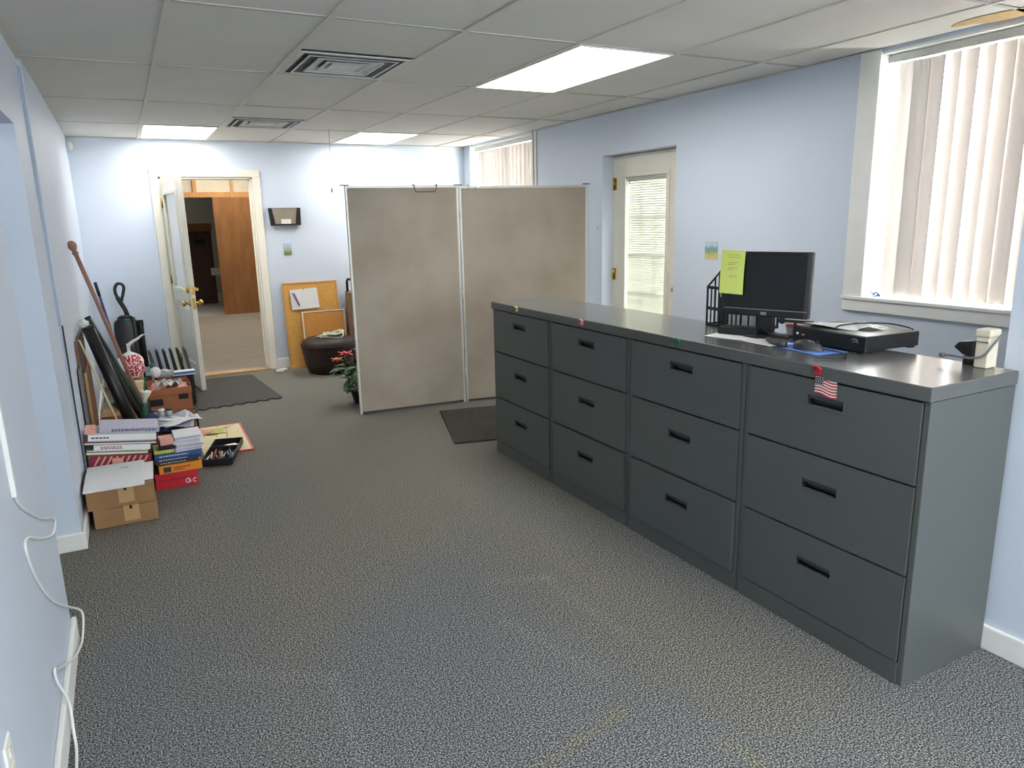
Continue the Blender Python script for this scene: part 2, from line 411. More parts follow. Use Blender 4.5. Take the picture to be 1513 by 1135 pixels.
for k in range(-1,6):
    for j in range(-6,4):
        s=SLOT.get((k,j))
        x0,x1,y0,y1=cx(k),cx(k+1),cyy(j),cyy(j+1)
        if s=='light': continue
        if s in('vent','ventfar'): tile(x0,x1,y0,(y0+y1)/2); continue
        tile(x0,x1,y0,y1)
def part(mb,name,m,parent,label=None,bevel=0,seg=2,world=True,kind=None):
    o=build(mb,name,m,parent,world,bevel,seg)
    if label: o['label']=label
    if kind: o['kind']=kind
    return o
for k in range(0,6):
    part(B(cx(k)-.011,cx(k)+.011,YN,YB,HC-.003,HC+.004),'grid_runner','grid',ceil)
for j in range(-5,4):
    for k in range(-1,6):
        x0=max(cx(k)+.011,XL); x1=min(cx(k+1)-.011,XR)
        part(B(x0,x1,cyy(j)-.011,cyy(j)+.011,HC-.0005,HC+.004),'cross_tee','tee',ceil)
part(MB().box(XL,XL+.018,YN,YB,HC-.004,HC).box(-.318,XR,YB-.018,YB,HC-.004,HC).box(XR-.018,XR,1.303,W1[0],HC-.004,HC).box(XR-.018,XR,W1[1],W2[0],HC-.004,HC),'wall_angle','grid',ceil)
# brown stain beside the big window
def stain():
    mb=MB(); pts=[]
    for i in range(22):
        a=2*PI*i/22; rr=1+.18*math.sin(3*a+1)+.1*math.sin(5*a); pts.append((3.485+.075*rr*math.cos(a),1.98+.24*rr*math.sin(a)))
    mb.prism(pts,HC-.0005,HC+.0035); return mb
part(stain(),'water_stain','stain',ceil,'brown water stain at the ceiling edge over the window')

# troffers
def troffer(k,j,label,ylen=GL):
    x0,x1,y0=cx(k)+.011,cx(k+1)-.011,cyy(j)+.011; y1=min(cyy(j)+ylen-.011,YB-.14)
    t=thing('ceiling_light',label,'light',((x0+x1)/2,(y0+y1)/2,HC-.002),group='recessed ceiling troffers')
    part(MB().box(x0,x0+.012,y0,y1,HC-.006,HC+.03).box(x1-.012,x1,y0,y1,HC-.006,HC+.03).box(x0+.012,x1-.012,y0,y0+.012,HC-.006,HC+.03).box(x0+.012,x1-.012,y1-.012,y1,HC-.006,HC+.03),'frame','white',t)
    part(B(x0+.012,x1-.012,y0+.012,y1-.012,HC+.018,HC+.024),'diffuser','lens',t)
    if y1<cyy(j)+GL-.1: part(B(x0,x1,y1,YB-.02,HC,HC+.012),'end_strip','tile',t)
troffer(3,0,'lit rectangular ceiling light panel nearest the camera, largest of the three in view')
troffer(0,3,'lit ceiling light panel above the open white door at the back')
troffer(3,3,'lit ceiling light panel near the back wall above the room divider')
troffer(1,-3,'added fill light panel, unseen behind the camera near the left wall')  # this and the next two: unseen panels added to light the near end
troffer(4,-3,'added fill light panel, unseen behind the camera near the right wall')
troffer(1,-5,'added fill light panel, unseen at the front end of the room behind the camera')

# ceiling vents: stepped square cones
def vent(k,j,label):
    x0,x1,y0=cx(k)+.011,cx(k+1)-.011,cyy(j)+GL/2; y1=cyy(j+1)-.011
    c=((x0+x1)/2,(y0+y1)/2); h=(x1-x0)/2
    t=thing('ceiling_vent',label,'vent',(c[0],c[1],HC-.01),group='square ceiling diffusers')
    part(MB().box(x0,x1,y0,y1,HC+.012,HC+.02),'backing','ventdark',t)
    def ring(a,b,z0,z1,th=.004):
        mb=MB(); pa=[(-a,-a),(a,-a),(a,a),(-a,a)]; pb=[(-b,-b),(b,-b),(b,b),(-b,b)]
        vs=[Vector((c[0]+x,c[1]+y,z0)) for x,y in pa]+[Vector((c[0]+x,c[1]+y,z1)) for x,y in pb]+[Vector((c[0]+x,c[1]+y,z0+th)) for x,y in pa]+[Vector((c[0]+x,c[1]+y,z1+th)) for x,y in pb]
        fs=[]
        for i in range(4):
            q=(i+1)%4; fs+=[(i,q,4+q,4+i),(8+i,12+i,12+q,8+q),(i,8+i,8+q,q),(4+i,4+q,12+q,12+i)]
        return mb._add(vs,fs)
    part(ring(h,h-.03,HC-.004,HC-.004),'frame','vent',t)
    for i,(a,b) in enumerate(((h-.055,h-.085),(h-.115,h-.145),(h-.175,h-.20))):
        part(ring(a,a-.012,HC-.008,HC-.008),'blade_lip','vent',t)
        part(ring(a+.0,b-.03,HC-.006,HC+.010),'blade','vent' if i else 'ventdark',t)
    part(MB().box(c[0]-.075,c[0]+.075,c[1]-.075,c[1]+.075,HC-.006,HC),'centre_plate','vent',t,bevel=.002)
vent(1,0,'near square ceiling air vent with stepped white louvres and dark soot')
vent(1,2,'far square ceiling air vent between the two rear light panels')

# pull chain hanging from the ceiling near the back
t=thing('pull_chain','thin pull chain hanging from the ceiling before the back wall','chain',(1.735,6.7,1.76))
part(MB().tube([(1.745,6.7,HC),(1.74,6.7,2.0),(1.733,6.7,1.79)],.0016,5,3),'chain','greycable',t)
part(MB().cyl((1.745,6.7,HC),(1.738,6.705,1.86),.0012,n=5),'cord','cable',t)
part(MB().lathe([(.002,.03),(.006,.02),(.007,.0),(.003,-.012)],(1.733,6.7,1.775),10),'pull_knob','greycable',t)

# ------------------------------------------------------------------ doorway in the back wall
mb=MB(); c0=YB-.02
for a,b in (((.316,DX0),0),((DX1,1.318),0)): mb.box(a[0],a[1],c0,YB,0,DZ+.068)
mb.box(.316+.0,1.318,c0-.004,YB,DZ,DZ+.072)
struct(mb,'trim_1','oldwhite',bevel=.006)
struct(MB().box(DX0,DX0+.02,YB,YB+.12,0,DZ).box(DX1-.02,DX1,YB,YB+.12,0,DZ).box(DX0,DX1,YB,YB+.12,DZ-.02,DZ).box(DX1-.034,DX1-.02,YB+.05,YB+.08,0,DZ-.02),'trim_2','oldwhite',bevel=.003)
struct(MB().box(DX0,DX1,YB-.03,YB+.13,0,.014),'trim_3','threshold',label='worn wooden threshold strip',bevel=.004)
# door leaf, swung into the room
H=(.405,7.885); E=(.499,7.10)
ang=math.atan2(E[1]-H[1],E[0]-H[0]); LW=math.hypot(E[0]-H[0],E[1]-H[1])
door=D.objects.new('door_1',None); COL.objects.link(door); door.location=(H[0],H[1],0); door.rotation_euler=(0,0,ang)
tag(door,'open white door with brass knob and deadbolt',kind='structure')
def dl(mb,n,m,bev=.003,lab=None,par=None): return part(mb,n,m,par or door,lab,bev,world=False) if par is None else part(mb,n,m,par,lab,bev,world=False)
Z0,Z1=.018,1.945; th=.04       # local: x along leaf, y towards the room's right (+y local = +x world)
# stiles and rails leave real openings for the panels
lx0,lx1=.12,LW-.12; zz=[(.25,.80),(.93,1.80)]
mb=MB().box(0,lx0,0,th,Z0,Z1).box(lx1,LW,0,th,Z0,Z1).box(lx0,lx1,0,th,Z0,zz[0][0]).box(lx0,lx1,0,th,zz[0][1],zz[1][0]).box(lx0,lx1,0,th,zz[1][1],Z1)
leaf=dl(mb,'leaf','oldwhite')
dl(MB().box(lx0,lx1,.012,th-.012,zz[0][0],zz[0][1]).box(lx0+.05,lx1-.05,.004,th-.004,zz[0][0]+.05,zz[0][1]-.05),'lower_panel','oldwhite')
dl(MB().box(lx0,lx1,.014,th-.014,zz[1][0],zz[1][1]),'upper_panel','white',.0,'pale upper panel filling the old glazing')
for yy in (-.014,th-.004):
    mb=MB(); y0,y1=yy,yy+.018
    mb.box(lx0-.025,lx0+.012,y0,y1,zz[1][0]-.025,zz[1][1]+.025).box(lx1-.012,lx1+.025,y0,y1,zz[1][0]-.025,zz[1][1]+.025).box(lx0+.012,lx1-.012,y0,y1,zz[1][0]-.025,zz[1][0]+.012).box(lx0+.012,lx1-.012,y0,y1,zz[1][1]-.012,zz[1][1]+.025)
    dl(mb,'panel_moulding','oldwhite',.004)
dl(MB().box(LW-.001,LW+.002,.006,th-.006,.90,.98).box(LW-.001,LW+.002,.006,th-.006,.77,.87),'latch_plate','brass',0)
kz,bz=.82,.94
for s_,y_ in ((-1,0),(1,th)):
    T=rotm(rx=PI/2 if s_<0 else -PI/2)
    kb=MB().lathe([(.030,0),(.030,.006),(.012,.010),(.011,.028),(.020,.036),(.028,.05),(.026,.062),(.014,.07),(.0001,.072)],(LW-.065,y_,kz),18,T)
    dl(kb,'knob','brass',0,'round brass door knob')
    kb=MB().lathe([(.030,0),(.028,.010),(.020,.022),(.0001,.024)],(LW-.065,y_,bz),18,T)
    kb.box(LW-.069,LW-.061,y_+s_*.03-.012,y_+s_*.03+.012,bz-.014,bz+.014)
    dl(kb,'deadbolt','brass',0,'brass deadbolt')
for z in (.22,1.0,1.72):
    dl(MB().cyl((-.006,-.004,z-.045),(-.006,-.004,z+.045),.007).box(0,.03,-.002,.0,z-.045,z+.045),'hinge','brass',0)

# ------------------------------------------------------------------ back room seen through the doorway
struct(B(-1.2,4.2,YB+.12,13.3,-.02,0),'floor','bfloor',label='dusty grey floor of the back room')
struct(B(-1.2,4.2,13.3,18.0,-.02,0),'floor','storewall',label='dark floor of the store beyond')
struct(MB().box(-1.3,-1.2,YB+.12,18.1,-.02,2.8),'wall_storeroom_left','bwall'); struct(MB().box(4.2,4.3,YB+.12,18.1,-.02,2.8),'wall_storeroom_right','bwall')
struct(B(-1.3,4.3,18.0,18.1,-.02,2.8),'wall_storeroom_back','storewall')
struct(MB().box(-1.3,4.3,YB+.02,YB+.12,HC+.05,2.8).box(XR+RW,4.3,YB,YB+.12,-.02,HC+.05),'wall_storeroom_front','bwall')
struct(B(-1.3,4.3,YB+.02,18.1,2.8,2.85),'ceiling','bwall')
sw=struct(MB().box(-1.2,4.2,13.46,13.50,2.05,2.8).box(-1.2,.6,13.46,13.50,0,2.05).box(2.9,4.2,13.46,13.50,0,2.05),'wall_storeroom_partition','bwall')
part(B(.4,3.0,13.37,13.46,1.960,2.045),'header_beam','pine',sw,bevel=.003)
for x in (.55,1.165,1.755,2.36,2.95): part(B(x,x+(.055 if x<1.5 else .03),13.40,13.46,2.045,2.8),'stud','pine',sw,bevel=.002)
for x in (.42,2.85): part(B(x,x+.04,13.40,13.46,0,1.96),'stud','pine',sw,bevel=.002)
t=thing('plywood_sheet','tall orange plywood sheet standing across the far doorway','plywood',(1.98,13.34,0))
part(B(1.44,2.55,13.33,13.352,.0,1.958),'sheet','ply',t,bevel=.001)
t=thing('storage_cabinet','brown cabinet in the dark store behind the plywood sheet','cabinet',(1.25,15.5,0))
part(MB().box(.95,1.58,15.5,15.9,0,1.46),'body','darkbrown',t,bevel=.004)
part(MB().box(.93,1.60,15.44,15.92,1.40,1.55),'top_box','card',t,bevel=.004)
part(MB().box(1.25,1.45,15.47,15.5,1.15,1.25),'label_plate','blackmatte',t); part(MB().box(1.0,1.53,15.485,15.5,.25,1.0),'door','darkwood',t,bevel=.003)
t=thing('white_pipe','pale vertical pipe beside the brown store cabinet','pipe',(1.66,15.4,0))
part(MB().cyl((1.70,15.4,.55),(1.70,15.4,2.8),.045,n=12),'pipe','paper',t); part(MB().box(1.50,1.66,15.38,15.44,.55,.70),'junction_box','paper',t,bevel=.005); part(B(1.66,1.72,15.38,15.44,0,.62),'support','darkwood',t)
t=thing('ceiling_light','fill light panel added in the back room, unseen above the doorway','light',(1.2,10.6,2.79))  # unseen lamp added to light the back room
part(B(.9,1.5,10.0,11.2,2.775,2.80),'frame','white',t); part(B(.92,1.48,10.02,11.18,2.770,2.776),'diffuser',m_emit('dim_fill_lens',(1,.93,.84,1),3.2),t)
t=thing('ceiling_light','fill light panel added unseen in the back room nearer the plywood sheet','light',(1.6,12.45,2.79))  # second unseen lamp, added to brighten the partition top
part(B(1.0,2.2,12.2,12.8,2.775,2.80),'frame','white',t); part(B(1.02,2.18,12.22,12.78,2.770,2.776),'diffuser',m_emit('back_fill_lens',(1,.93,.84,1),4.6),t)
t=thing('ceiling_light','dim fill light panel added unseen in the dark store beyond the back room','light',(0.4,16.5,2.79))  # unseen lamp added to lift the grey store wall
part(B(.1,.7,16.2,16.8,2.775,2.80),'frame','white',t); part(B(.12,.68,16.22,16.78,2.770,2.776),'diffuser',m_emit('faint_fill_lens',(1,.95,.88,1),2.6),t)

# ------------------------------------------------------------------ windows with vertical blinds
def window(name,y0,y1,z0,casing,vanes,lab):
    gx=3.745
    wn=struct(MB().box(gx-.02,gx+.03,y0,y0+.05,z0,2.29).box(gx-.02,gx+.03,y1-.05,y1,z0,2.29).box(gx-.02,gx+.03,y0,y1,z0,z0+.05).box(gx-.02,gx+.03,y0,y1,2.24,2.29).box(gx-.02,gx+.03,(y0+y1)/2-.022,(y0+y1)/2+.022,z0,2.29),name,'white')
    wn['label']=lab
    part(B(gx,gx+.006,y0+.05,(y0+y1)/2-.022,z0+.05,2.24),'pane','glass',wn); part(B(gx,gx+.006,(y0+y1)/2+.022,y1-.05,z0+.05,2.24),'pane','glass',wn)
    # reveal and sill
    part(MB().box(XR,gx+.03,y0,y1,2.278,2.2905).box(XR-.02,gx-.02,y0-.001,y0+.012,z0,2.29).box(XR-.02,gx-.02,y1-.012,y1+.001,z0,2.29),'reveal','white',wn)
    part(MB().box(XR-.03,gx-.02,y0-(.11 if casing else .01),y1+(.115 if casing else .01),z0-.012,z0+.006),'sill','white',wn,bevel=.003)
    if casing:
        part(MB().box(XR-.018,XR+.001,y1-.004,y1+.11,z0,HC-.004).box(XR-.018,XR+.001,y0-.11,y0+.004,z0,HC-.004),'casing','white',wn,bevel=.004)
        part(MB().box(XR-.02,XR+.001,y0-.11,y1+.11,z0-.075,z0-.012),'apron','white',wn,bevel=.004)
    bl=thing('vertical_blind',('ivory vertical blind in the big window beside the cabinets' if casing else 'ivory vertical blind in the far window above the room divider'),'blind',(3.65,(y0+y1)/2,z0))
    part(MB().box(3.625,3.675,y0+.005,y1-.012,2.235,2.275),'head_rail','alu',bl,bevel=.003)
    bx=3.65
    for (yc,a,wd) in vanes:
        mb=MB(); T=Matrix.Translation((bx,yc,0))@rotm(rz=a)
        def fn(u,v,T=T,wd=wd): return T@Vector((.006*math.sin(PI*u),(u-.5)*wd,z0+.018+(2.232-z0-.018)*v))
        mb.sheet(fn,6,1)
        o=part(mb,'vane','vane',bl)
    part(MB().tube([(3.628,y1-.05,2.235),(3.622,y1-.052,1.9),(3.625,y1-.05,1.78)],.0022,5,3),'tilt_wand','steel',bl)
    return bl
va=[];y=2.555
angs=[.55,-.35,.6,.75,.35,.9,.3,.25,.85,.4,.55,.7,.4,.5,.6]
for i in range(14):
    va.append((y,-angs[i]*.27,.089)); y-=.080 if i not in (0,4) else .083
window('window_1',W1[0],W1[1],W1[2],True,va,'big window on the right behind vertical blinds')
va=[];y=7.60
for i in range(17):
    va.append((y,(.0+.28*R.random()),.089))
    y-=.0805
window('window_2',W2[0],W2[1],W2[2],False,va,'far window whose top shows above the divider')
struct(MB().box(XR-.012,XR+.002,W2[0]-.045,W2[0]-.004,W2[2],HC).box(XR-.012,XR+.002,W2[1]+.002,W2[1]+.03,W2[2],HC),'trim_4','white')
struct(MB().box(XR-.014,XR-.001,W2[0]-.004,W2[0]+.010,W2[2],HC),'trim_5','darkgrey')
t=thing('blue_clip','small blue and white plastic clip on the window sill','clip',(3.64,2.60,1.037))
part(MB().tube([(3.61,2.61,1.040),(3.60,2.58,1.062),(3.60,2.555,1.043)],.005,6,4),'wing','blue',t)
part(MB().tube([(3.62,2.63,1.062),(3.605,2.59,1.046),(3.60,2.56,1.050)],.005,6,4),'wing','blue',t)
part(B(3.59,3.62,2.575,2.60,1.036,1.048),'clip_body','paper',t,bevel=.002)

# ------------------------------------------------------------------ glazed side door in the right wall
dx=3.70
d2=D.objects.new('door_2',None); COL.objects.link(d2); d2.location=(dx+.02,(RD[0]+RD[1])/2,0); tag(d2,'cream glazed door with an enclosed white blind',kind='structure')
y0,y1=RD[0]+.004,RD[1]-.004; g0,g1,gz0,gz1=4.455,4.985,.28,1.815
part(MB().box(dx,dx+.045,y0,g0,.01,RD[2]-.006).box(dx,dx+.045,g1,y1,.01,RD[2]-.006).box(dx,dx+.045,g0,g1,.01,gz0).box(dx,dx+.045,g0,g1,gz1,RD[2]-.006),'leaf','oldwhite',d2,bevel=.002)
part(MB().box(dx-.012,dx+.004,g0-.028,g0+.010,gz0-.03,gz1+.028).box(dx-.012,dx+.004,g1-.010,g1+.028,gz0-.03,gz1+.028).box(dx-.012,dx+.004,g0+.010,g1-.010,gz1-.010,gz1+.028).box(dx-.012,dx+.004,g0+.010,g1-.010,gz0-.03,gz0+.008),'glazing_frame','oldwhite',d2,bevel=.003)
part(B(dx+.010,dx+.013,g0,g1,gz0,gz1),'pane','glass',d2); part(B(dx+.036,dx+.039,g0,g1,gz0,gz1),'pane','glass',d2)
mb=MB(); z=gz0+.02
while z<gz1-.02:
    T=Matrix.Translation((dx+.0245,(g0+g1)/2,z))@rotm(ry=-1.22)
    mb.box(-.0130,.0130,-(g1-g0)/2+.0005,(g1-g0)/2-.0005,-.0005,.0005,T=T); z+=.0185
part(mb,'blind_slats','slat',d2,kind='stuff')
part(MB().box(dx+.0,dx+.08,RD[0]-.01,RD[0]+.004,0,RD[2]).box(dx+.0,dx+.08,RD[1]-.004,RD[1]+.01,0,RD[2]).box(dx+.04,dx+.08,RD[0],RD[1],RD[2]-.03,RD[2]+.01).box(dx+.046,dx+.08,RD[0],RD[0]+.03,0,RD[2]).box(dx+.046,dx+.08,RD[1]-.03,RD[1],0,RD[2]),'door_stop','oldwhite',d2)
part(MB().box(dx+.016,dx+.034,g0+.001,g1-.001,gz1-.026,gz1-.0005),'blind_rail','oldwhite',d2)
mb=MB()
for i in (1,2): mb.box(dx+.041,dx+.049,g0+(g1-g0)*i/3-.010,g0+(g1-g0)*i/3+.010,gz0,gz1)
for i in range(1,5): mb.box(dx+.041,dx+.049,g0,g1,gz0+(gz1-gz0)*i/5-.010,gz0+(gz1-gz0)*i/5+.010)
part(mb,'muntin_grid','oldwhite',d2)
part(MB().cyl((dx+.0145,g1-.03,gz1-.02),(dx+.0145,g1-.03,gz1-.55),.0012,n=5),'tilt_cord','oldwhite',d2)
for z in (1.02,1.76): part(MB().cyl((dx-.008,y1-.006,z-.05),(dx-.008,y1-.006,z+.05),.008,n=10).box(dx-.003,dx,y1-.04,y1-.008,z-.048,z+.048),'hinge','brass',d2)
part(MB().lathe([(.028,0),(.026,.01),(.012,.014),(.012,.03),(.026,.045),(.022,.06),(.0001,.066)],(dx-.001,y0+.06,.95),14,rotm(ry=-PI/2)),'knob','brass',d2)
struct(MB().lathe([(.009,0),(.008,.005),(.0001,.007)],(XR+.001-.001,5.21,1.41),10,rotm(ry=-PI/2)),'trim_6','steel')

# ------------------------------------------------------------------ filing cabinets
XF=2.035; XK=2.475; CT=.990
edges=[1.250,1.975,2.700,3.420,4.135]
def file_cabinet(y0,y1,label,ajar=()):
    t=thing('filing_cabinet',label,'cabinet',((XF+XK)/2,(y0+y1)/2,0),group='charcoal lateral filing cabinets in a row')
    y0+=.002; y1-=.002; s=.020
    # carcass with a real cavity behind the drawers
    part(MB().box(XF+.006,XK,y0,y0+s,0,CT-.047).box(XF+.006,XK,y1-s,y1,0,CT-.047).box(XK-.015,XK,y0+s,y1-s,0,CT-.047).box(XF+.04,XK-.015,y0+s,y1-s,.05,.07)
         .box(XF+.02,XK-.015,y0+s,y1-s,.372,.384).box(XF+.02,XK-.015,y0+s,y1-s,.668,.680).box(XF+.02,XK-.015,y0+s,y1-s,.935,CT-.047),'carcass','cab',t,bevel=.002)
    part(B(XF+.002,XF+.02,y0+s,y1-s,0,.076),'kick_plate','cab',t,bevel=.002)
    yc=(y0+y1)/2
    for n,(z0,z1) in enumerate(((.081,.373),(.381,.671),(.679,.938))):
        off=-.007 if n in ajar else 0
        a,b=y0+s+.003,y1-s-.003; hz=(z0+z1)/2+.035 if n<2 else .866; hw,hh=.072,.018
        mb=MB(); xa,xb=XF+off,XF+.018+off
        mb.box(xa,xb,a,yc-hw,z0,z1).box(xa,xb,yc+hw,b,z0,z1).box(xa,xb,yc-hw,yc+hw,z0,hz-hh).box(xa,xb,yc-hw,yc+hw,hz+hh,z1)
        d=part(mb,'drawer','cab',t)
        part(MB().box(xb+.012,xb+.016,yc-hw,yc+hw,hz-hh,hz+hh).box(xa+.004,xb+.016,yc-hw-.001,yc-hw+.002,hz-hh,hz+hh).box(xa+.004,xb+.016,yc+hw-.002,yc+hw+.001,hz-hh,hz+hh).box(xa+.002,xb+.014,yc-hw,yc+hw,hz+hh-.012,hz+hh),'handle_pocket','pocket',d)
        part(MB().box(xa-.003,xa+.004,yc-hw-.004,yc+hw+.004,hz-hh-.004,hz-hh+.001).box(xa-.002,xa+.003,yc-hw-.004,yc-hw,hz-hh,hz+hh).box(xa-.002,xa+.003,yc+hw,yc+hw+.004,hz-hh,hz+hh),'handle_rim','cab',d,bevel=.001)
    return t
file_cabinet(edges[0],edges[1],'charcoal lateral filing cabinet nearest the camera, with the flag magnet')
file_cabinet(edges[1],edges[2],'second charcoal filing cabinet from the camera, under the computer monitor',(0,))
file_cabinet(edges[2],edges[3],'third charcoal filing cabinet from the camera, with a pink clip on its edge',(0,))
file_cabinet(edges[3],edges[4],'farthest charcoal filing cabinet, standing beside the room divider')
t=thing('metal_worktop','long charcoal metal top running over all four filing cabinets','worktop',((XF+XK)/2,2.69,CT-.047))
part(MB().box(XF-.006,XK,edges[0]-.003,edges[4]+.003,CT-.045,CT),'top','cabtop',t,bevel=.004)

# coloured clips on the front edge
def clip(y,m,label,s=1.0):
    t=thing('drawer_clip',label,'clip',(XF-.006,y,CT-.02),group='small coloured clips on the cabinet edge')
    part(MB().box(XF-.010,XF-.0065,y-.014*s,y+.014*s,CT-.030,CT-.012),'plate',m,t,bevel=.001)
    part(MB().tube([(XF-.012,y-.018*s,CT-.010),(XF-.016,y,CT-.001),(XF-.010,y+.018*s,CT-.006)],.005*s,6,4),'tab',m,t)
clip(3.79,'lime','yellow green clip on the edge of the farthest cabinet')
clip(3.09,'salmon','pale pink clip on the edge of the third cabinet')
clip(2.357,'green','green clip on the edge of the second cabinet',1.2)
clip(1.645,'red','red clip on the cabinet edge above the flag',1.0)

# flag magnet, waving
t=thing('flag_magnet','waving American flag magnet on the nearest top drawer','magnet',(XF-.004,1.612,.89))
def flagpt(u,v): return Vector((XF-.004-.002*math.sin(u*6),1.655-.088*u,.889+.064*v+.004*math.sin(u*2*PI)+.004*(1-u)))
for i in range(13):
    mb=MB(); a,b=i/13,(i+1)/13
    mb.sheet(lambda u,v,a=a,b=b: flagpt(u,a+(b-a)*v),10,1)
    part(mb,'stripe','red' if i%2==0 else 'paper',t)
mb=MB().sheet(lambda u,v: flagpt(u*.40,6/13+v*7/13)+Vector((-.0008,0,0)),5,3); part(mb,'canton','ink',t)
mb=MB()
for r_ in range(4):
    for c_ in range(4):
        p=flagpt(.05+.30*c_/3+(.04 if r_%2 else 0)*.6,6/13+.5*(r_+.5)/4)+Vector((-.0015,0,0))
        pts=[]
        for k in range(10):
            rr=.0032 if k%2==0 else .0014; a=PI/2+k*PI/5; pts.append((rr*math.cos(a),rr*math.sin(a)))
        mb._add([p+Vector((0,x,z)) for x,z in pts],[tuple(range(10))])
part(mb,'stars','paper',t,kind='stuff')

# ------------------------------------------------------------------ things on the worktop
TZ=CT+.0005
# monitor: right edge near, left edge far
A_=Vector((2.386,2.005,0)); B_=Vector((2.262,2.345,0)); dv=(B_-A_); Wm=dv.length; aa=math.atan2(dv.y,dv.x)
t=thing('computer_monitor','black flat computer monitor with a yellow note on its corner','monitor',((A_.x+B_.x)/2,(A_.y+B_.y)/2,TZ),aa)
# local x along the screen (A->B), local +y is towards the aisle
def lp(mb,n,m,lab=None,bev=.002,par=None): return part(mb,n,m,par or t,lab,bev,world=False)
h=Wm/2; zb,zt=.085,.352; tl=.05
Tm=rotm(rx=tl)
lp(MB().box(-h,h,-.035,0,zb,zt,T=Tm),'housing','black',bev=.006)
lp(MB().box(-h+.018,h-.018,-.002,.0015,zb+.035,zt-.016,T=Tm),'screen','screen',bev=0)
lp(MB().box(-h+.004,h-.004,.0,.003,zb+.028,zb+.031,T=Tm),'bezel_line','steel',bev=0)
lp(MB().box(-h+.002,-h+.016,.0,.002,zb+.004,zt-.004,T=Tm),'bezel_side','darkgrey',bev=0)
lp(MB().box(-.012,.012,.0,.003,zb+.008,zb+.020,T=Tm),'badge','steel',bev=0)
lp(MB().box(-.035,.035,-.05,-.02,.015,.19),'stand_neck','black',bev=.004)
lp(MB().lathe([(.10,0),(.10,.008),(.06,.015),(.04,.022)],(0,-.02,0),28,None,1.0,.8),'stand_base','black',bev=0)
# yellow note, hanging from the monitor's left corner
t2=thing('yellow_note','yellow green paper note taped to the monitor corner','note',(2.255,2.34,CT+.16),aa)
def nf(u,v): 
    x=.035+.085*(1-u)+.0; return Vector((h-.088+.104*u-.002*v, .009-.050*(.172+.182*v)+.003*math.sin(v*3)+.004*u, .172+.182*v+.004*u))
mb=MB().sheet(nf,6,8); bmesh.ops.translate(mb.bm,verts=mb.bm.verts,vec=Vector((-(0),0,0)))
def note_local(mb):
    # express in the note's own frame (same rotation as the monitor)
    mw=root_mw(t); bmesh.ops.transform(mb.bm,matrix=mw,verts=mb.bm.verts); return mb
part(note_local(mb),'sheet','yellow',t2)
mb=MB(); Rn=random.Random(3)
for row,(v,u0,u1,) in enumerate(((.90,.25,.75),(.84,.35,.8),(.72,.35,.72),(.68,.3,.6),(.60,.32,.72),(.56,.35,.55),(.42,.40,.75),(.38,.4,.5))):
    u=u0
    while u<u1:
        du=Rn.uniform(.03,.08); p=nf(1-u,v); q=nf(1-min(u+du,u1),v+Rn.uniform(-.01,.01)); e=Vector((0,.0012,0))
        mb.tube([p+e,q+e],.0009,4,1); u+=du+.025
part(note_local(mb),'handwriting','redink',t2,kind='stuff')
# file sorter behind the monitor
t=thing('file_sorter','black plastic file sorter with slotted sides behind the monitor','sorter',(2.45,2.44,TZ),math.radians(-6))
def sorter():
    mb=MB(); 
    for i in range(5):
        x=-.09+.05*i
        z1=.20+.055*i if i<3 else .30
        mb.box(x,x+.004,-.10,.11,0,z1*.82)
    return mb
# slotted near side panels (frame bars along y at the front face)
for i,x in enumerate((-.085,-.02,.05,.12)):
    zt_=(.185,.235,.275,.30)[i]; mb=MB()
    for k in range(9):
        yb_=-.12+.24*k/8; mb.box(x,x+.004,yb_-.004,yb_+.004,0,zt_*(1 if k>1 else .55))
    mb.box(x,x+.004,-.124,.124,0,.012).box(x,x+.004,-.124,.124,.075,.09).box(x,x+.004,-.09,.124,zt_-.014,zt_)
    if i>0: mb.box(x+.004,x+.006,-.10,.12,.01,zt_*.55)
    part(mb,'divider','black',t,world=False,bevel=.001)
for yy in (-.122,.118):
    mb=MB(); 
    mb.tube([(-.083,yy,.01),(-.083,yy,.18),(.0,yy,.262),(.12,yy,.30),(.12,yy,.01)],.005,6,1); mb.box(-.085,.125,yy-.003,yy+.003,0,.012)
    for x in (-.045,-.005,.04,.085): mb.box(x,x+.006,yy-.002,yy+.002,.01,.20+ .5*(x+.085))
    part(mb,'side_frame','black',t,world=False)
part(B(-.085,.124,-.12,.12,0,.006),'base','black',t,world=False)
t=thing('file_papers','white papers standing in the black file sorter','papers',(2.47,2.40,TZ+.007),math.radians(-6))
part(MB().box(-.05,-.045,-.09,.07,0,.10).box(-.044,-.040,-.10,.05,0,.09),'sheet','paper',t,world=False)
# recorder box
DA=math.atan2(2.030-1.690,2.345-2.322)-PI/2
t=thing('video_recorder','wide black video recorder box on the nearest cabinet','recorder',(2.328,1.690,TZ),DA)
part(MB().box(0,.275,0,.345,.008,.062),'case','black',t,world=False,bevel=.002)
part(MB().box(.004,.272,.003,.342,.0605,.0632),'lid',mat('brushed_grey_lid',S(88,84,80),.35,.4,var=.1,scale=80,stretch=(1,30,1)),t,world=False,label='grey metal lid')
part(MB().box(-.006,.001,-.001,.346,.006,.061),'front_panel','black',t,world=False,bevel=.002)
mb=MB(); mb.tube([(-.008,.030,.046),(-.008,.045,.050),(-.008,.060,.044)],.0022,5,4); mb.tube([(-.008,.028,.038),(-.008,.038,.042),(-.008,.052,.037)],.0018,5,4); part(mb,'badge','steel',t,world=False)
part(MB().ball((-.008,.318,.036),.005),'indicator_lamp','paper',t,world=False)
part(MB().ball((-.008,.292,.034),.0025).ball((-.008,.285,.034),.0025),'small_lamps','paper',t,world=False)
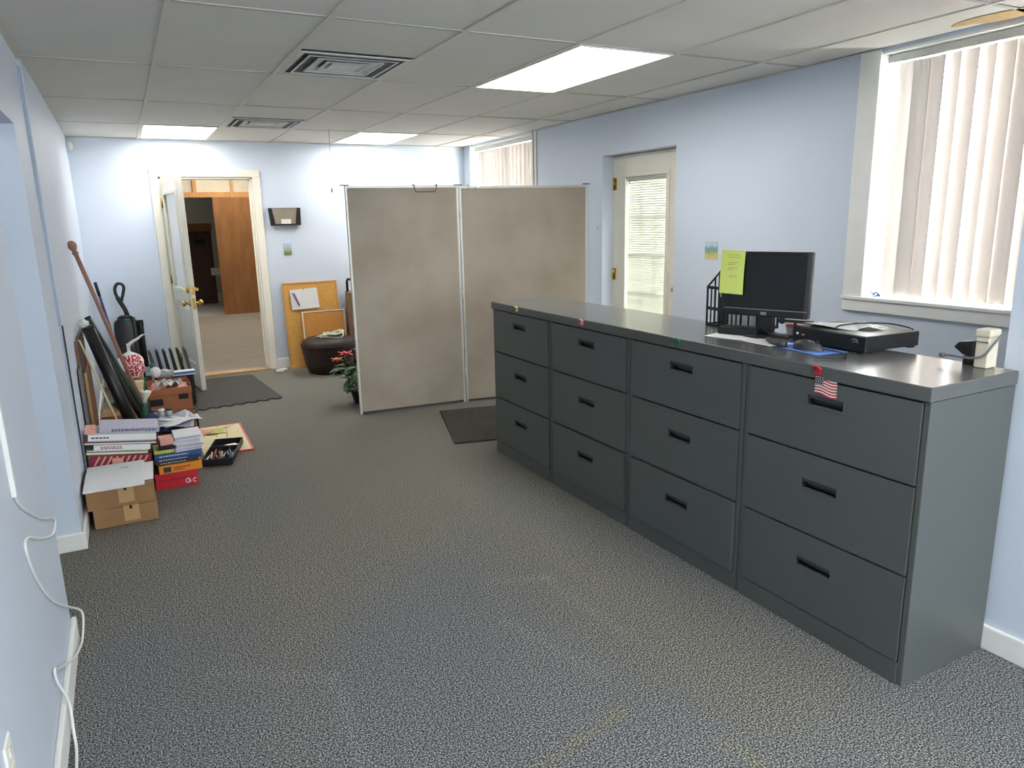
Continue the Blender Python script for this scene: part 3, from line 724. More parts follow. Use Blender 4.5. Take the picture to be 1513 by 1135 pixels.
part(MB().box(.0,.03,.01,.04,0,.008).box(.24,.27,.01,.04,0,.008).box(.0,.03,.30,.33,0,.008).box(.24,.27,.30,.33,0,.008),'feet','blackmatte',t,world=False)
# papers and cable on the recorder
def paper(name,label,cat,c,rz,w_,l_,m='paper',z=0,curl=.006,group=None):
    t=thing(name,label,cat,c,rz,group)
    ph=R.uniform(0,6)
    def fn(u,v): return Vector(((u-.5)*w_,(v-.5)*l_,.0008+curl*(.5+.5*math.sin(ph+u*4+v*3))))
    mb=MB().sheet(fn,8,8)
    o=part(mb,'sheet',m,t,world=False); so=o.modifiers.new('t','SOLIDIFY'); so.thickness=.0006
    return t
paper('loose_paper','crumpled white paper lying on the black recorder','paper',(2.46,1.92,TZ+.0635),.3,.15,.20,curl=.014)
paper('loose_paper','white receipt overlapping the recorder\'s rear edge','paper',(2.52,1.85,TZ+.066),-.5,.09,.16,curl=.012)
paper('loose_paper','white sheet lying in front of the monitor stand','paper',(2.225,2.215,TZ),.18,.10,.26,curl=.003)
paper('loose_paper','white sheet tucked beneath the handset and mouse','paper',(2.235,2.06,TZ+.001),-.1,.12,.16,curl=.002)
paper('mouse_mat','blue printed mat sheet under the mouse','mat',(2.255,1.905,TZ+.0005),-.1,.15,.30,'blue',curl=.001)
t=thing('black_cable','thin black cable draped over the recorder papers','cable',(2.5,1.85,TZ+.08))
part(MB().tube([(2.36,1.85,CT+.070),(2.42,1.87,CT+.078),(2.50,1.82,CT+.085),(2.58,1.78,CT+.080),(2.60,1.72,CT+.072),(2.59,1.69,CT+.068)],.003,6,6),'cord','black',t)
# mouse
t=thing('computer_mouse','dark grey computer mouse on the blue mat','mouse',(2.235,1.862,TZ+.002),math.radians(-75))
def mouse():
    mb=MB(); 
    def fn(u,v):
        a=2*PI*u; r=math.sin(v*PI/2); x=.058*math.cos(a)*r*(1+.0); y=.031*math.sin(a)*r*(1-.12*math.cos(a)); z=.036*math.cos(v*PI/2)**.75*(1-.25*math.cos(a)*r)
        return Vector((x,y,z))
    mb.sheet(fn,24,10); return mb
part(mouse(),'shell','darkgrey',t,world=False); part(MB().cyl((.030,-.004,.028),(.030,.004,.028),.008,n=12),'scroll_wheel','black',t,world=False)
part(MB().tube([(.055,0,.008),(.10,.01,.004),(.15,-.03,.004),(.17,-.10,.004),(.10,-.16,.004)],.002,5,5),'cord','black',t,world=False)
# handset lying in front
t=thing('handset','dark handset lying on papers beside the mouse','handset',(2.222,2.005,TZ+.004),math.radians(68))
part(MB().box(-.055,.055,-.019,.019,.004,.022),'body','darkgrey',t,world=False,bevel=.006); part(MB().lathe([(.020,0),(.022,.012),(.018,.026)],(-.048,0,0),14),'ear_end','darkgrey',t,world=False); part(MB().box(-.03,.05,-.012,.012,.022,.024),'keypad','black',t,world=False)
# power strip like small gadgets by the monitor base
t=thing('desk_phone','low black desk gadget with small keys beside the monitor stand','gadget',(2.30,2.285,TZ),aa)
part(MB().prism([(-.10,-.04),(.07,-.04),(.07,.05),(-.10,.05)],0,.035),'body','black',t,world=False,bevel=.004)
mb=MB()
for i in range(5):
    for j in range(2): mb.box(-.085+.028*i,-.067+.028*i,.005+.02*j,.018+.02*j,.035,.039)
part(mb,'keys','darkgrey',t,world=False,kind='stuff')
part(MB().tube([(-.10,.0,.02),(-.13,.03,.03),(-.16,.02,.012),(-.15,-.02,.006)],.003,6,5),'cord','black',t,world=False)
t=thing('card_box','small salmon and white box between monitor and recorder','box',(2.50,2.145,TZ),.2)
part(MB().box(-.03,.03,-.035,.035,0,.030),'body','paper',t,world=False,bevel=.001); part(MB().box(-.032,.032,-.037,.037,.030,.046),'lid','salmon',t,world=False,bevel=.001)
t=thing('metal_bracket','grey metal bracket arm beside the monitor foot','bracket',(2.44,2.10,TZ),aa)
part(MB().box(-.07,.06,-.006,.006,.058,.070).cyl((.06,-.008,.064),(.06,.008,.064),.014,n=12).box(.0,.01,-.005,.005,.0,.06).box(-.03,.04,-.02,.02,0,.004),'arm','darkgrey',t,world=False)
# beige box and black adaptor at the wall end
t=thing('beige_box','beige plastic box with lid at the wall end of the worktop','box',(2.424,1.352,TZ))
part(MB().box(2.414,2.470,1.316,1.358,TZ,TZ+.100),'body','beige',t,bevel=.004); part(MB().box(2.410,2.473,1.312,1.362,TZ+.100,TZ+.126),'lid','beige',t,bevel=.006)
part(MB().box(2.411,2.4145,1.318,1.356,TZ+.083,TZ+.087),'seam','greycable',t)
t=thing('power_adaptor','black wedge shaped adaptor with grey cable beside the beige box','adaptor',(2.42,1.40,TZ))
part(MB().prism([(1.374,TZ+.028),(1.405,TZ+.034),(1.435,TZ+.055),(1.42,TZ+.074),(1.374,TZ+.082)],2.426,2.456,T=Matrix(((0,0,1,0),(1,0,0,0),(0,1,0,0),(0,0,0,1)))),'body','black',t,bevel=.003)
part(MB().box(2.426,2.456,1.375,1.40,TZ,TZ+.030),'foot','black',t)
part(MB().tube([(2.401,1.46,TZ+.026),(2.399,1.42,TZ+.030),(2.400,1.36,TZ+.030),(2.403,1.322,TZ+.045),(2.420,1.306,TZ+.08),(2.45,1.300,TZ+.11)],.004,7,6).cyl((2.401,1.462,TZ+.026),(2.401,1.447,TZ+.028),.008,n=8),'cable','greycable',t)

# ------------------------------------------------------------------ wall pieces
t=thing('wall_file','black wall file pocket with a smoked front and white label','file',(1.53,YB-.03,1.485))
def trap(x0,x1,xa,xb,z0,z1,y0,y1): 
    return MB().prism([(x0,z1),(xa,z0),(xb,z0),(x1,z1)],y0,y1,T=Matrix(((1,0,0,0),(0,0,1,0),(0,1,0,0),(0,0,0,1))))
part(trap(1.372,1.690,1.385,1.685,1.485,1.660,YB-.012,YB-.002),'back_plate','blackmatte',t,bevel=.001)
mb=trap(1.372,1.402,1.385,1.43,1.485,1.660,YB-.045,YB-.012); part(mb,'side','blackmatte',t)
mb=trap(1.655,1.690,1.63,1.685,1.485,1.660,YB-.045,YB-.012); part(mb,'side','blackmatte',t)
part(MB().box(1.385,1.685,YB-.05,YB-.012,1.485,1.500),'bottom','blackmatte',t,bevel=.002)
part(trap(1.400,1.657,1.425,1.635,1.500,1.655,YB-.040,YB-.036),'front_window','glassgrey',t)
part(MB().box(1.487,1.585,YB-.047,YB-.041,1.500,1.548),'label_card','paper',t,bevel=.001)
def m_picture(name,axis):
    m,nt,b=new_mat(name); N=nt.nodes; L=nt.links; b.inputs['Roughness'].default_value=.5
    tc=N.new('ShaderNodeTexCoord'); sx=N.new('ShaderNodeSeparateXYZ'); L.new(tc.outputs['Generated'],sx.inputs[0])
    n=N.new('ShaderNodeTexNoise'); n.inputs['Scale'].default_value=6; L.new(tc.outputs['Generated'],n.inputs[0])
    ad=N.new('ShaderNodeMath'); ad.operation='MULTIPLY_ADD'; ad.inputs[1].default_value=.5; L.new(n.outputs[0],ad.inputs[0]); L.new(sx.outputs[2],ad.inputs[2])
    r=N.new('ShaderNodeValToRGB'); e=r.color_ramp.elements
    cols=[(.25,S(120,110,95)),(.5,S(126,140,92)),(.7,S(180,186,110)),(.85,S(150,180,190)),(1.1,S(176,200,225))] if axis=='x' else [(.25,S(222,206,150)),(.5,S(214,196,120)),(.72,S(130,170,120)),(.9,S(120,170,200)),(1.1,S(190,210,220))]
    e[0].position=cols[0][0]; e[0].color=cols[0][1]; e[1].position=1; e[1].color=cols[-1][1]
    for p,c in cols[1:-1]: q=e.new(p); q.color=c
    L.new(ad.outputs[0],r.inputs[0]); L.new(r.outputs[0],b.inputs['Base Color']); return m
tag(build(B(1.493,1.572,YB-.004,YB-.001,1.183,1.300),'picture_card',m_picture('landscape_print','x')),'small landscape picture card on the back wall below the file pocket','picture')
tag(build(B(XR-.004,XR-.001,3.782,3.902,1.195,1.315),'picture_card',m_picture('coast_print','y')),'small coastal picture card on the right wall behind the monitor','picture')
t=thing('motion_sensor','small white motion sensor high in the back left corner','sensor',(-.296,YB-.03,2.20))
part(MB().box(-.314,-.296,YB-.045,YB-.005,2.19,2.27),'mount','white',t,bevel=.004); part(MB().ball((-.288,YB-.035,2.222),.026,sq=(.8,.8,1.5)),'lens_cover','white',t)
# cable channel, cable and socket on the near left wall
t=thing('cable_channel','white vertical cable channel on the near left wall','channel',(XL+.004,2.20,.81))
part(MB().box(XL,XL+.012,2.195,2.212,.815,1.9),'channel','white',t,bevel=.002)
cab=[(20,742),(40,760),(80,772)]
t=thing('white_cable','white cable looping down the near left wall over the baseboard','cable',(XL+.01,2.3,0))
X=XL+.004
pts=[(X,2.205,.82),(X,2.26,.775),(X,2.38,.71),(X,2.62,.60),(X+.002,2.90,.495),(X,2.80,.475),(X,2.50,.58),(X,2.32,.655),(X,2.24,.665),(X,2.26,.60),(X,2.36,.49),(X,2.56,.34),(X+.004,2.86,.17),(X+.030,2.97,.085),(X+.030,2.86,.04),(X+.024,2.74,.055),(X+.020,2.60,.105),(X+.004,2.40,.19),(X+.004,2.32,.235),(X+.006,2.32,.19),(X+.022,2.34,.11),(X+.026,2.30,.03),(X+.035,2.20,.006),(X+.04,1.9,.005)]
part(MB().tube(pts,.0042,7,6),'cable','cable',t)
t=thing('wall_socket','white socket plate low on the near left wall','socket',(XL,1.62,.44))
part(MB().box(XL,XL+.007,1.585,1.650,.40,.49),'plate','white',t,bevel=.003); part(MB().box(XL+.007,XL+.010,1.605,1.630,.455,.478).box(XL+.007,XL+.010,1.605,1.630,.412,.435),'outlet','oldwhite',t,bevel=.001)

# ------------------------------------------------------------------ room divider
PA=Vector((1.526,5.535,0)); PM=Vector((2.412,5.455,0)); PC=Vector((3.505,5.270,0)); PH=1.765
t=thing('room_divider','tall taupe fabric folding room divider with two panels','divider',((PA.x+PM.x)/2,5.5,0))
def dpanel(p,q,h0,h1):
    d=(q-p); L=d.length; a=math.atan2(d.y,d.x); T=Matrix.Translation(p)@rotm(rz=a)
    pn=part(MB().box(.014,L-.014,-.014,.014,.020,h0-.016,T=T),'panel','fabric',t)
    part(MB().box(0,.016,-.018,.018,.0,h0,T=T).box(L-.016,L,-.018,.018,.0,h0,T=T).box(.016,L-.016,-.018,.018,h0-.018,h0,T=T),'frame','alu',pn,bevel=.002)
    part(MB().box(.016,L-.016,-.016,.016,.010,.024,T=T),'bottom_rail','darkgrey',pn)
    return T,L
T1,L1=dpanel(PA,PM-Vector((.006,0,0)),PH,PH); T2,L2=dpanel(PM+Vector((.006,0,0)),PC,PH-.006,PH)
for z in (.25,.9,1.55): part(MB().cyl(PM+Vector((0,-.022,z-.04)),PM+Vector((0,-.022,z+.04)),.007,n=10),'hinge','alu',t)
for p in (PA,PM,PC): part(MB().box(p.x-.035,p.x+.035,p.y-.006,p.y+.006,PH,PH+.008),'top_clip','darkgrey',t,bevel=.002)
t=thing('wire_hook','grey wire hook hung over the left divider panel','hook',(2.14,5.47,PH))
def hook(T,x0,x1,dz,name,par,r=.004):
    pts=[(x0-.012,.024,PH+.004),(x0-.012,-.024,PH+.006),(x0,-.026,PH-dz),(x1,-.026,PH-dz),(x1+.012,-.024,PH+.006),(x1+.012,.024,PH+.004)]
    part(MB().tube([T@Vector(p) for p in pts],r,6,1),name,'greycable',par)
hook(T1,.54,.70,.045,'wire',t)
t=thing('wire_hook','two short wire prongs hung over the right divider panel','hook',(2.55,5.42,PH))
for x in (.075,.135): part(MB().tube([T2@Vector(p) for p in ((x,.024,PH),(x,-.022,PH+.004),(x,-.024,PH-.04))],.0025,5,1),'prong','greycable',t)

# ------------------------------------------------------------------ floor mats with interlocking teeth
def jig_mat(pts,teeth_edges,label,m,n=14,d=.034):
    poly=[]
    for i in range(4):
        a=Vector(pts[i]);b=Vector(pts[(i+1)%4]); e=b-a; L=e.length; nrm=Vector((e.y,-e.x)).normalized()
        if i in teeth_edges:
            k=max(4,int(L/.09))
            for j in range(k):
                for f,o in ((0,0),(.3,0),(.22,d),(.78,d),(.7,0)):
                    q=a+e*((j+f)/k)+nrm*o; poly.append((q.x,q.y))
        else: poly.append((a.x,a.y))
    me=D.meshes.new('floor_mat'); bm=bmesh.new(); v=[bm.verts.new((x,y,.002)) for x,y in poly]; f=bm.faces.new(v)
    r=bmesh.ops.extrude_face_region(bm,geom=[f]); bmesh.ops.translate(bm,verts=[g for g in r['geom'] if isinstance(g,bmesh.types.BMVert)],vec=(0,0,.010))
    bmesh.ops.triangulate(bm,faces=[f for f in bm.faces if len(f.verts)>4],ngon_method='EAR_CLIP')
    mb=MB(); mb.bm.free(); mb.bm=bm
    return tag(build(mb,'floor_mat',m),label,'mat')
jig_mat([(.40,6.41),(1.096,6.478),(1.02,7.66),(.40,7.70)],(0,),'dark foam floor mat with interlocking edge before the open door','mat')
jig_mat([(1.852,4.401),(2.32,4.30),(2.56,5.17),(2.097,5.26)],(),'dark brown floor mat between the divider and the cabinets','mat2')

# ------------------------------------------------------------------ things by the back wall
def leaning_board(name,label,cat,x0,x1,hh,yb,yt,m,fm,fw=.02):
    # stands on the floor at y=yb and leans back to y=yt at its top
    a=math.atan2(yt-yb,hh); t=thing(name,label,cat,((x0+x1)/2,yb,0)); t.rotation_euler=(-a,0,0)
    w_=x1-x0; L=math.hypot(hh,yt-yb)
    part(MB().box(-w_/2+fw,w_/2-fw,-.006,.006,fw,L-fw),'board',m,t,world=False)
    part(MB().box(-w_/2,-w_/2+fw,-.010,.010,0,L).box(w_/2-fw,w_/2,-.010,.010,0,L).box(-w_/2+fw,w_/2-fw,-.010,.010,0,fw).box(-w_/2+fw,w_/2-fw,-.010,.010,L-fw,L),'frame',fm,t,world=False,bevel=.002)
    return t
cb=leaning_board('cork_board','large framed cork board leaning on the back wall beside the door','board',1.435,2.010,.895,7.79,7.882,'cork','corkframe',.018)
leaning_board('cork_board','small orange cork board leaning in front of the large one','board',1.600,2.055,.590,7.745,7.80,'cork2','oldwhite',.012)
t=thing('pinned_paper','white paper with purple print pinned to the large cork board','paper',(1.65,7.84,.62))
def pp(u,v): return Vector((1.515+.285*u-.01*v,7.832+.022*v-.004*math.sin(u*3),.612+.21*v+.012*u))
part(MB().sheet(pp,6,4),'sheet','paper',t)
mb=MB()
for i in range(5):
    a=pp(.07+.035*i,.82-.13*i); b=pp(.16+.03*i,.80-.13*i); mb.tube([a+Vector((0,-.004,0)),b+Vector((0,-.004,0)),b+Vector((.0,-.004,-.018)),a+Vector((.01,-.004,-.02))],.0045,4,1)
part(mb,'printing','purpleink',t,kind='stuff')
part(MB().ball(tuple(pp(.5,.97)),.006),'pin','red',t)
# ottoman
t=thing('ottoman','round dark brown leather ottoman before the cork boards','ottoman',(1.765,7.43,0))
part(MB().lathe([(.19,0),(.215,.01),(.245,.10),(.268,.26),(.272,.285)],(0,0,0),40),'body','brownseat',t,world=False)
part(MB().lathe([(.272,.285),(.270,.30),(.255,.335),(.20,.358),(.10,.368),(.001,.370)],(0,0,0),40),'cushion','brownseat',t,world=False)
part(MB().tube([(.274*math.cos(a*PI/8),.274*math.sin(a*PI/8),.288) for a in range(16)],.005,6,3,closed=True),'piping','brownseat',t,world=False)
t=thing('cord_coil','tangled pale green cord heaped on the ottoman','cord',(1.78,7.40,.37))
Rc=random.Random(11); mb=MB(); pts=[]
for i in range(70):
    a=i*.9; cx0=-.075+.17*(i/70); rr=.045+.03*math.sin(i*.7); pts.append((cx0+rr*math.cos(a)*1.1,rr*math.sin(a)*.9-.02,.008+.035*(i/70)+.012*math.sin(i*1.7)))
mb.tube(pts,.006,6,4); part(mb,'cord','rope',t,world=False)
part(MB().tube([(-.10,-.04,.01),(-.12,-.10,.012),(-.04,-.13,.008),(.06,-.14,-.004),(.11,-.10,.004),(.12,-.05,.04),(.06,-.03,.05)],.005,6,6),'loose_end','rope',t,world=False)
# suitcase
t=thing('suitcase','brown suitcase with black pull handle half hidden behind the divider','suitcase',(2.24,7.74,0))
part(MB().box(2.085,2.40,7.63,7.85,.035,.78),'shell','suit',t,bevel=.02,seg=3)
part(MB().tube([(2.095,7.76,.775),(2.095,7.76,.885),(2.10,7.76,.905),(2.17,7.76,.905),(2.18,7.76,.885),(2.18,7.76,.775)],.014,8,1),'pull_handle','black',t)
for x in (2.12,2.36): part(MB().cyl((x-.012,7.68,.028),(x+.012,7.68,.028),.028,n=16),'wheel','black',t)
part(MB().tube([(2.086,7.628,.40),(2.24,7.626,.40),(2.40,7.628,.40)],.003,5,1),'zip','darkgrey',t)
# plant
t=thing('potted_poinsettia','potted plant with red blooms and silvery green leaves beside the divider','plant',(1.665,5.93,0))
part(MB().lathe([(.065,0),(.07,.005),(.098,.105),(.104,.105),(.104,.118),(.094,.118),(.088,.100),(.001,.098)],(0,0,0),24),'pot','blackmatte',t,world=False)
Rp=random.Random(5)
def leafmesh(mb,base,dirn,L,Wd,droop,nrm=Vector((0,0,1))):
    d=Vector(dirn).normalized(); side=d.cross(nrm).normalized(); base=Vector(base)
    vs=[];K=5
    for i in range(K+1):
        s=i/K; c=base+d*L*s+Vector((0,0,-droop*s*s)); wv=Wd*math.sin(PI*min(.98,s*.92+.06))**.8*(1+.12*(i%2))
        vs+=[c-side*wv,c+Vector((0,0,.004)),c+side*wv]
    fs=[]
    for i in range(K): fs+=[(3*i,3*i+1,3*i+4,3*i+3),(3*i+1,3*i+2,3*i+5,3*i+4)]
    mb._add(vs,fs,True)
st=MB()
tips=[]
for i in range(9):
    a=PI*.62+i*.21*PI*.9 if False else PI*(.55+.11*i); l=Rp.uniform(.12,.22); top=(math.cos(a)*l,math.sin(a)*l*.8,Rp.uniform(.24,.40)); tips.append(top)
    st.tube([(0,0,.09),(top[0]*.4,top[1]*.4,.20),top],.004,5,4)
part(st,'stems','leaf',t,world=False)
for k in range(30):
    a=Rp.uniform(.55*PI,1.55*PI) if k<22 else Rp.uniform(0,2*PI); b=Rp.uniform(.02,.15); z=Rp.uniform(.16,.34); mb=MB()
    leafmesh(mb,(math.cos(a)*b,math.sin(a)*b,z),(math.cos(a),math.sin(a),Rp.uniform(-.3,.3)),Rp.uniform(.09,.16),Rp.uniform(.024,.04),Rp.uniform(.02,.08))
    o=part(mb,'leaf','leaf',t,world=False)
for (cx1,cy1,cz1,r1,mm) in ((-.115,.0,.43,.075,'flower'),(-.185,.02,.385,.060,'flower2'),(.02,.03,.44,.07,'flower')):
    fl=MB()
    for k in range(11):
        a=2*PI*k/11+cx1; leafmesh(fl,(cx1,cy1,cz1),(math.cos(a),math.sin(a),.45 if k%2 else .1),r1*(1 if k%2 else .8),.016,.012)
    o=part(fl,'bloom',mm,t,world=False)
    part(MB().ball((cx1,cy1,cz1+.006),.009),'flower_centre','lime',o,world=False)
# small paper litter on the floor by the door casing
t=thing('paper_roll','small white paper roll on the floor by the door frame','paper',(1.315,7.66,.012),.1)
part(MB().cyl((-.06,0,.014),(.06,0,.016),.014,n=12).box(-.055,.02,-.03,.0,0,.003),'roll','paper',t,world=False)
part(MB().cyl((-.064,0,.014),(-.058,0,.014),.0145,n=12),'red_end','salmon',t,world=False)

# ------------------------------------------------------------------ clutter along the left wall
def crate(name,label,x0,x1,y0,y1,z0,z1,m='card',tape=True,slot=True,rz=0,group=None,seam=True):
    t=thing(name,label,'box',((x0+x1)/2,(y0+y1)/2,z0),rz,group); w_,l_,h_=(x1-x0)/2,(y1-y0)/2,z1-z0
    part(MB().box(-w_,w_,-l_,l_,0,h_-.004),'body',m,t,world=False,bevel=.002)
    part(MB().box(-w_,w_,-l_,-.002,h_-.004,h_).box(-w_,w_,.002,l_,h_-.004,h_),'flap',m,t,world=False,bevel=.001)
    if tape: part(MB().box(-.010,.062,-l_-.0008,-l_+.02,h_*.18,h_+.0008),'tape','tape',t,world=False)
    if slot: part(MB().box(.018,.030,-l_-.0012,-l_+.01,h_*.80,h_),'slot','blackmatte',t,world=False)
    return t
crate('cardboard_box','lower brown cardboard box at the front of the clutter',-.290,.003,4.045,4.38,.001,.103)
crate('cardboard_box','upper brown cardboard box under the white board',-.312,-.006,4.040,4.37,.105,.208,rz=.01)
t=thing('white_board','blank white board lying on the stacked cardboard boxes','board',(-.178,4.215,.213),-.02,rx=.015)
part(MB().box(-.137,.140,-.205,.205,0,.010),'board','paper',t,world=False,bevel=.002)
part(MB().box(.025,.065,.10,.125,.010,.0108),'sticker',mat('pale_green_sticker',S(170,225,175),.6),t,world=False,label='pale green smudge sticker')
t=thing('grey_folder','grey folder between the white board and the cardboard box','folder',(-.048,4.24,.2085),-.03)
part(MB().box(-.07,.048,-.17,.16,0,.0035),'cover',mat('slate_folder',S(96,106,124),.5),t,world=False); part(MB().box(-.06,.055,-.16,.165,.0036,.0046),'pages','paper',t,world=False)
crate('cardboard_box','brown cardboard carton behind the white board, under the magazines',-.312,.0,4.46,4.78,.001,.170,tape=False,slot=False)
# leaning magazine stack; everything is tipped a little to the right
def slab(name,label,cat,x0,x1,y0,y1,z0,th_,cover,pages='paper',rz=0,roll=.13,spine=False,extra=None,group=None,pivot=-.30):
    zc=z0+(pivot-x0)*0
    t=thing(name,label,cat,(x0,y0,z0-math.tan(roll)*(x0-pivot)),rz,group,ry=roll)
    w_,l_=x1-x0,y1-y0
    if pages: 
        part(MB().box(0,w_,0,l_,0,.0022).box(0,w_,0,l_,th_-.0022,th_),'cover',cover,t,world=False)
        part(MB().box(.003,w_-.003,.003,l_-.002,.0022,th_-.0022),'pages',pages,t,world=False)
    else: part(MB().box(0,w_,0,l_,0,th_),'case',cover,t,world=False,bevel=.002)
    if extra: extra(t,w_,l_,th_)
    return t
def print_lines(m,u0,u1,rows,f=.6):
    def fn(t,w_,l_,th_):
        mb=MB(); rr=random.Random(int(w_*1e4))
        for r_ in range(rows):
            z=th_*(.5+(.5*f)*((r_+.5)/rows*2-1)); x=u0*w_
            while x<u1*w_:
                s=rr.uniform(.006,.018); mb.box(x,min(x+s,u1*w_),-.0012,0,z-th_*f*.3/rows,z+th_*f*.3/rows); x+=s+.004
        part(mb,'printing',m,t,world=False,kind='stuff')
    return fn
def stripes_extra(t,w_,l_,th_):
    mb=MB()
    for i in range(9):
        x=.02+i*(w_-.04)/9; mb.prism([(x,th_*.12),(x+.010,th_*.12),(x+.034,th_*.88),(x+.024,th_*.88)],-.0012,0,T=Matrix(((1,0,0,0),(0,0,1,0),(0,1,0,0),(0,0,0,1))))
    part(mb,'diagonal_stripes','salmon',t,world=False,kind='stuff')
    part(MB().box(.11,.165,-.004,-.001,.0,th_*.72),'label_tag','salmon',t,world=False)
YS=4.462
slab('magenta_box','magenta box with pale diagonal stripes behind the white board','box',-.302,.004,YS,YS+.25,.213,.068,'darkred',None,extra=stripes_extra)
slab('magazine','lime and grey magazine on top of the magenta box','magazine',-.310,-.004,YS+.004,YS+.24,.283,.014,'lime',group='books and magazines piled behind the white board')
slab('magazine','grey green magazine just under the white printed box','magazine',-.306,.002,YS+.008,YS+.24,.299,.010,'silver',group='books and magazines piled behind the white board')
slab('printed_box','flat white box with purple print in the magazine pile','box',-.270,.010,YS-.010,YS+.22,.310,.031,'paper',None,extra=print_lines('purpleink',.12,.5,2),group='books and magazines piled behind the white board')
slab('magazine','thick red brown magazine under the long white box','magazine',-.312,.046,YS-.004,YS+.24,.342,.013,'brownmag',group='books and magazines piled behind the white board')
slab('magazine','dark brown magazine above the white printed box','magazine',-.300,.040,YS,YS+.24,.356,.008,'darkwood',group='books and magazines piled behind the white board')
slab('long_box','long white box with small print near the top of the pile','box',-.290,.046,YS-.006,YS+.22,.365,.035,'paper',None,roll=.13,extra=print_lines('ink',.05,.3,1,.35),group='books and magazines piled behind the white board')
slab('lilac_book','lilac patterned book lying askew on top of the pile','book',-.232,.068,YS+.02,YS+.23,.402,.030,'lilac',None,roll=.13,rz=.03,extra=print_lines('ink',.2,.95,2,.5),group='books and magazines piled behind the white board')
slab('salmon_box','small salmon box at the wall end of the pile top','box',-.300,-.250,YS+.0,YS+.10,.401,.032,'salmon',None,roll=.10)
# second pile
XS,YP=.022,4.50
t=thing('red_box','red box with white lettering at the bottom of the right pile','box',(XS+.11,YP+.11,0.001),-.04)
part(MB().box(-.118,.112,-.11,.11,0,.052),'body','red',t,world=False,bevel=.002); part(MB().box(-.118,.112,-.11,.11,.053,.094),'lid','red',t,world=False,bevel=.002,label='dark red lid half')
mb=MB()
def arc(cx0,cz0,r,a0,a1,n=10,y=-.1125): return [(cx0+r*math.cos(a0+(a1-a0)*i/n),y,cz0+r*math.sin(a0+(a1-a0)*i/n)) for i in range(n+1)]
mb.tube(arc(.055,.035,.013,.5,5.9),.003,5,1).tube([(.057,-.1125,.035),(.068,-.1125,.035),(.068,-.1125,.025)],.003,5,1).tube(arc(.093,.033,.011,.9,5.2),.003,5,1)
part(mb,'lettering','paper',t,world=False)
part(MB().box(-.10,.10,-.1105,-.108,.050,.054),'seam','darkred',t,world=False)
t=thing('orange_box','orange printed box lying on the red box','box',(XS+.125,YP+.10,.096),.03)
part(MB().box(-.115,.118,-.105,.10,0,.048),'body','orange',t,world=False,bevel=.002); part(MB().box(-.118,-.113,-.106,.10,0,.048),'end_panel','blackmatte',t,world=False)
part(MB().box(-.09,-.05,-.1068,-.104,.008,.040),'picture_patch','darkgreen',t,world=False)
part(MB().box(-.035,.055,-.1064,-.104,.026,.034).box(-.035,.02,-.1064,-.104,.014,.019),'printing',mat('brown_ink',S(150,80,20),.6),t,world=False)
def book(label,x0,x1,y0,z0,th_,cover,rz=0,l=.2,group='books and booklets piled on the orange box'):
    return slab('book',label,'book',x0,x1,y0,y0+l,z0,th_,cover,None if cover!='paper' else 'lilac',rz=rz,roll=0,group=group,extra=print_lines('paper',.1,.7,1,.3) if cover in('navy','tealbook','darkgreen') else None)
book('dark green book directly on the orange box',XS+.002,XS+.232,YP+.012,.146,.018,'darkgreen')
book('navy book above the dark green book',XS-.004,XS+.246,YP+.004,.165,.022,'navy',.01)
book('teal blue book under the white booklets',XS,XS+.252,YP,.188,.024,'tealbook',-.02)
book('lime booklet left of the white booklets',XS+.0,XS+.108,YP+.01,.214,.020,'lime',.02,.15)
book('black book under the salmon pad',XS+.030,XS+.104,YP+.012,.235,.024,'blackmatte',-.04,.14)
t=thing('salmon_pad','salmon coloured pad on the black book','pad',(XS+.068,YP+.075,.260),.1); part(MB().box(-.034,.036,-.055,.05,0,.036),'pad','salmon',t,world=False,bevel=.002)
for i,(dx_,rz,lab) in enumerate(((.0,.10,'lowest white booklet on the teal book'),(.006,-.06,'second white booklet up on the teal book'),(-.006,.14,'third white booklet up, askew'),(.004,.02,'topmost thin white booklet of the right pile'))):
    book(lab,XS+.112+dx_,XS+.262+dx_,YP+.008*i,.214+.021*i,.019,'paper',rz,.19)
for i,(m_,lab) in enumerate((('paper','white leaflet heap at the back of the right pile'),('lilac','pale lilac leaflet under the white leaflet heap'))):
    paper('leaflet',lab,'leaflet',(.17,4.84-.03*i,.312-.012*i),.4-.5*i,.20,.16,m_,curl=.02)
t=thing('carton_support','open brown carton behind the right pile holding papers','box',(.10,4.95,.001))
part(MB().box(-.08,.26,4.79,5.09,.001,.25),'body','card',t,bevel=.003)
part(MB().box(-.08,.26,4.783,4.789,.19,.25),'flap','card',t)
# navy cloth over the carton
t=thing('navy_cloth','crumpled navy cloth on the carton behind the piles','cloth',(.09,5.0,.25))
def cloth(u,v,s=1): 
    x=-.06+.27*u; y=4.80+.27*v
    z=.262+.085*math.exp(-((u-.38)**2+(v-.55)**2)/.09)+.018*mn.noise(Vector((u*7,v*7,2)))*2+.012*math.sin(u*13+v*5)
    return Vector((x,y,z))
o=part(MB().sheet(cloth,26,26),'cloth','navy',t); o.modifiers.new('t','SOLIDIFY').thickness=.003
for i,(c,rz,m_,lab) in enumerate((((.20,4.98,.300),.4,'lilac','lilac sheet spread over the navy cloth'),((.16,4.90,.315),-.2,'silver','grey sheet above the navy cloth'),((.235,4.90,.300),.15,'paper','white sheet at the carton\'s right edge'))):
    paper('spread_paper',lab,'paper',c,rz,.17,.19,m_,curl=.025)
